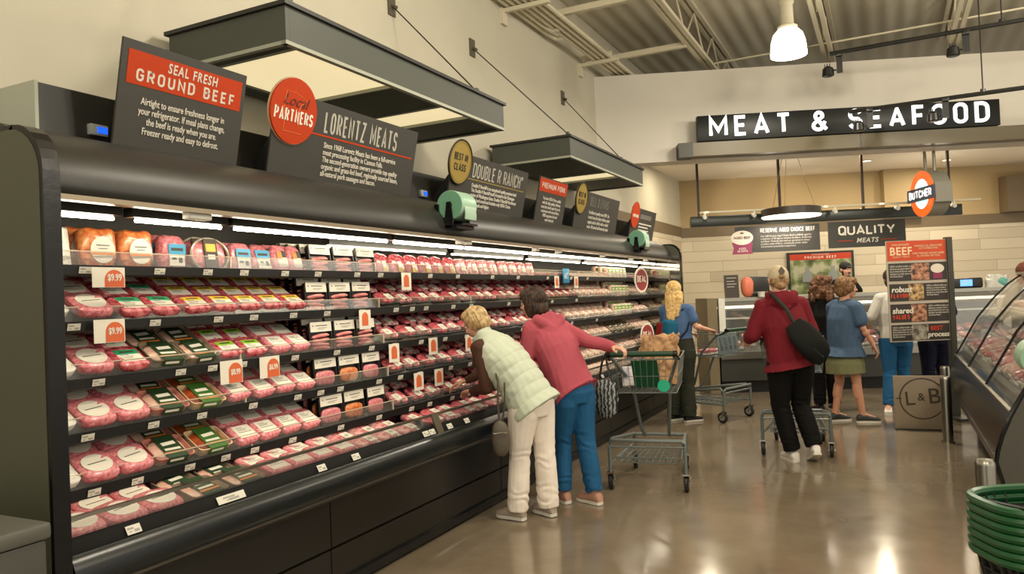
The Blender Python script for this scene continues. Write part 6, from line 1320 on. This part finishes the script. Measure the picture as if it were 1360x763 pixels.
# --- butcher behind the counter
p = Person('bearded butcher in black shirt and black cap behind the glass counter', BF(5.36, 1.85, .12), VR,
    dict(pelvis=(0, 0, .95), waist=(0, 0, 1.09), chest=(0, 0, 1.26), neck=(-.0, .0, 1.50), head=(.02, -.03, 1.645), face=(.25, -.95, -.12), lat_s=(-1, -.2, 0), lat_p=(-1, 0, 0),
         elR=(-.28, -.02, 1.20), haR=(-.22, -.28, 1.16), pnR=(0, 0, -1), thR=(1, 0, 0), elL=(.28, -.02, 1.2), haL=(.2, -.28, 1.16), thL=(-1, 0, 0), knL=(.09, -.02, .5), anL=(.09, 0, .085), toL=(.1, -1, 0), knR=(-.09, -.02, .5), anR=(-.09, 0, .085), toR=(-.1, -1, 0)), k=1.04, vox=.0065)
p.body(); p.top('black_shirt', fabric('top_black', (.06, .06, .06)), .02, .6, extra=lambda mb: mb.loft(ringsof([p.J['neck']-V((0, 0, .05)), p.J['neck']+V((0, 0, .02))], [(.11, .09), (.08, .07)], p.lat_s))); p.trousers(fabric('trousers_black', (.045, .042, .04)), .02, .01); p.shoes(M('shoe_black', (.08, .08, .08), .5))
p.hair(M('beard_brown', (.17, .11, .08), .7, bump=.3, bscale=120), [('e', (0, .050, -.100), (.036, .036, .026)), ('e', (-.052, .010, -.062), (.012, .026, .040)), ('e', (.052, .010, -.062), (.012, .026, .040)), ('c', (-.022, .094, -.052), (.022, .094, -.052), .008, .008), ('e', (0, -.045, -.01), (.074, .062, .06))], amp=.004)
b = MB(); b.ell(p.L(0, -.01, .045), (.090, .108, .082), p.hm, 24, 16); b.ell(p.L(0, .105, .048), (.062, .055, .010), p.hm, 18, 8); b.blob('cap', M('cap_black', (.05, .05, .05), .7), p.t, .006, 2)
plat = MB(); plat.bx(3.05-2.98+.0, 4.4, 1.2, 2.4, 0, .12); o = plat.build('duckboard', M('duckboard_black', (.10, .10, .10), .7)); o.location = BF(2.98, 0); o.rotation_euler = (0, 0, BA); tag(o, 'low black floor platform behind the butcher counter', 'platform')
# --- two shoppers behind the poster stand, and one behind the right case
std = dict(pelvis=(0, 0, .86), waist=(0, 0, 1.0), chest=(0, 0, 1.16), neck=(0, 0, 1.40), head=(0, .03, 1.55), face=(.2, .97, -.1), lat_s=(1, -.1, 0), lat_p=(1, -.1, 0), elR=(.24, .04, 1.13), haR=(.16, .27, 1.08), pnR=(0, 0, -1), thR=(-1, 0, 0), elL=(-.25, .02, 1.12), haL=(-.20, .25, 1.02), thL=(1, 0, 0), knL=(-.085, .02, .46), anL=(-.10, 0, .085), toL=(-.45, -.85, 0), knR=(.085, .02, .46), anR=(.10, 0, .085), toR=(.2, .98, 0))
p = Person('person in white top, blue jeans and white shoes behind the poster stand', Ppos(.06, 9.95), VR, dict(std, anL=(-.17, -.10, .085), knL=(-.10, -.02, .46)), k=1.0, vox=.0065)
p.body(); p.top('white_top', fabric('top_white', (.80, .79, .75)), .024, 1.6); p.trousers(MATS['jeans_blue'], .016, .004); p.shoes(M('shoe_white', (.86, .84, .80), .5)); p.hair(MATS['hair_dark_brown'], [('e', (0, -.02, .033), (.09, .104, .096)), ('e', (0, -.05, -.04), (.085, .065, .085))])
p = Person('person in dark navy jeans standing behind the poster stand\'s right side', Ppos(.48, 10.25), VR, dict(std, toL=(-.1, 1, 0)), k=1.0, vox=.0065)
p.body(); p.top('dark_top', fabric('top_charcoal', (.12, .12, .13)), .024, 1.9); p.trousers(fabric('jeans_navy', (.07, .09, .16)), .02, .006); p.shoes(M('shoe_black', (.08, .08, .08), .5)); p.hair(MATS['hair_dark_brown'], [('e', (0, -.02, .033), (.09, .104, .096)), ('e', (0, -.05, -.04), (.085, .065, .085))])
p = Person('person with reddish-brown hair half hidden behind the right glass case', Ppos(1.43, 10.3), VR, dict(std, face=(-.5, .85, -.1)), k=1.03, vox=.0065)
p.body(); p.top('grey_top', fabric('top_grey', (.42, .40, .36)), .026, 1.9); p.trousers(MATS['trousers_black'], .02, .006); p.shoes(M('shoe_black', (.08, .08, .08), .5)); p.hair(hairmat('hair_reddish', (.30, .13, .08), (.44, .22, .14)), [('e', (0, -.02, .033), (.096, .108, .10)), ('e', (0, -.05, -.045), (.09, .07, .09))])
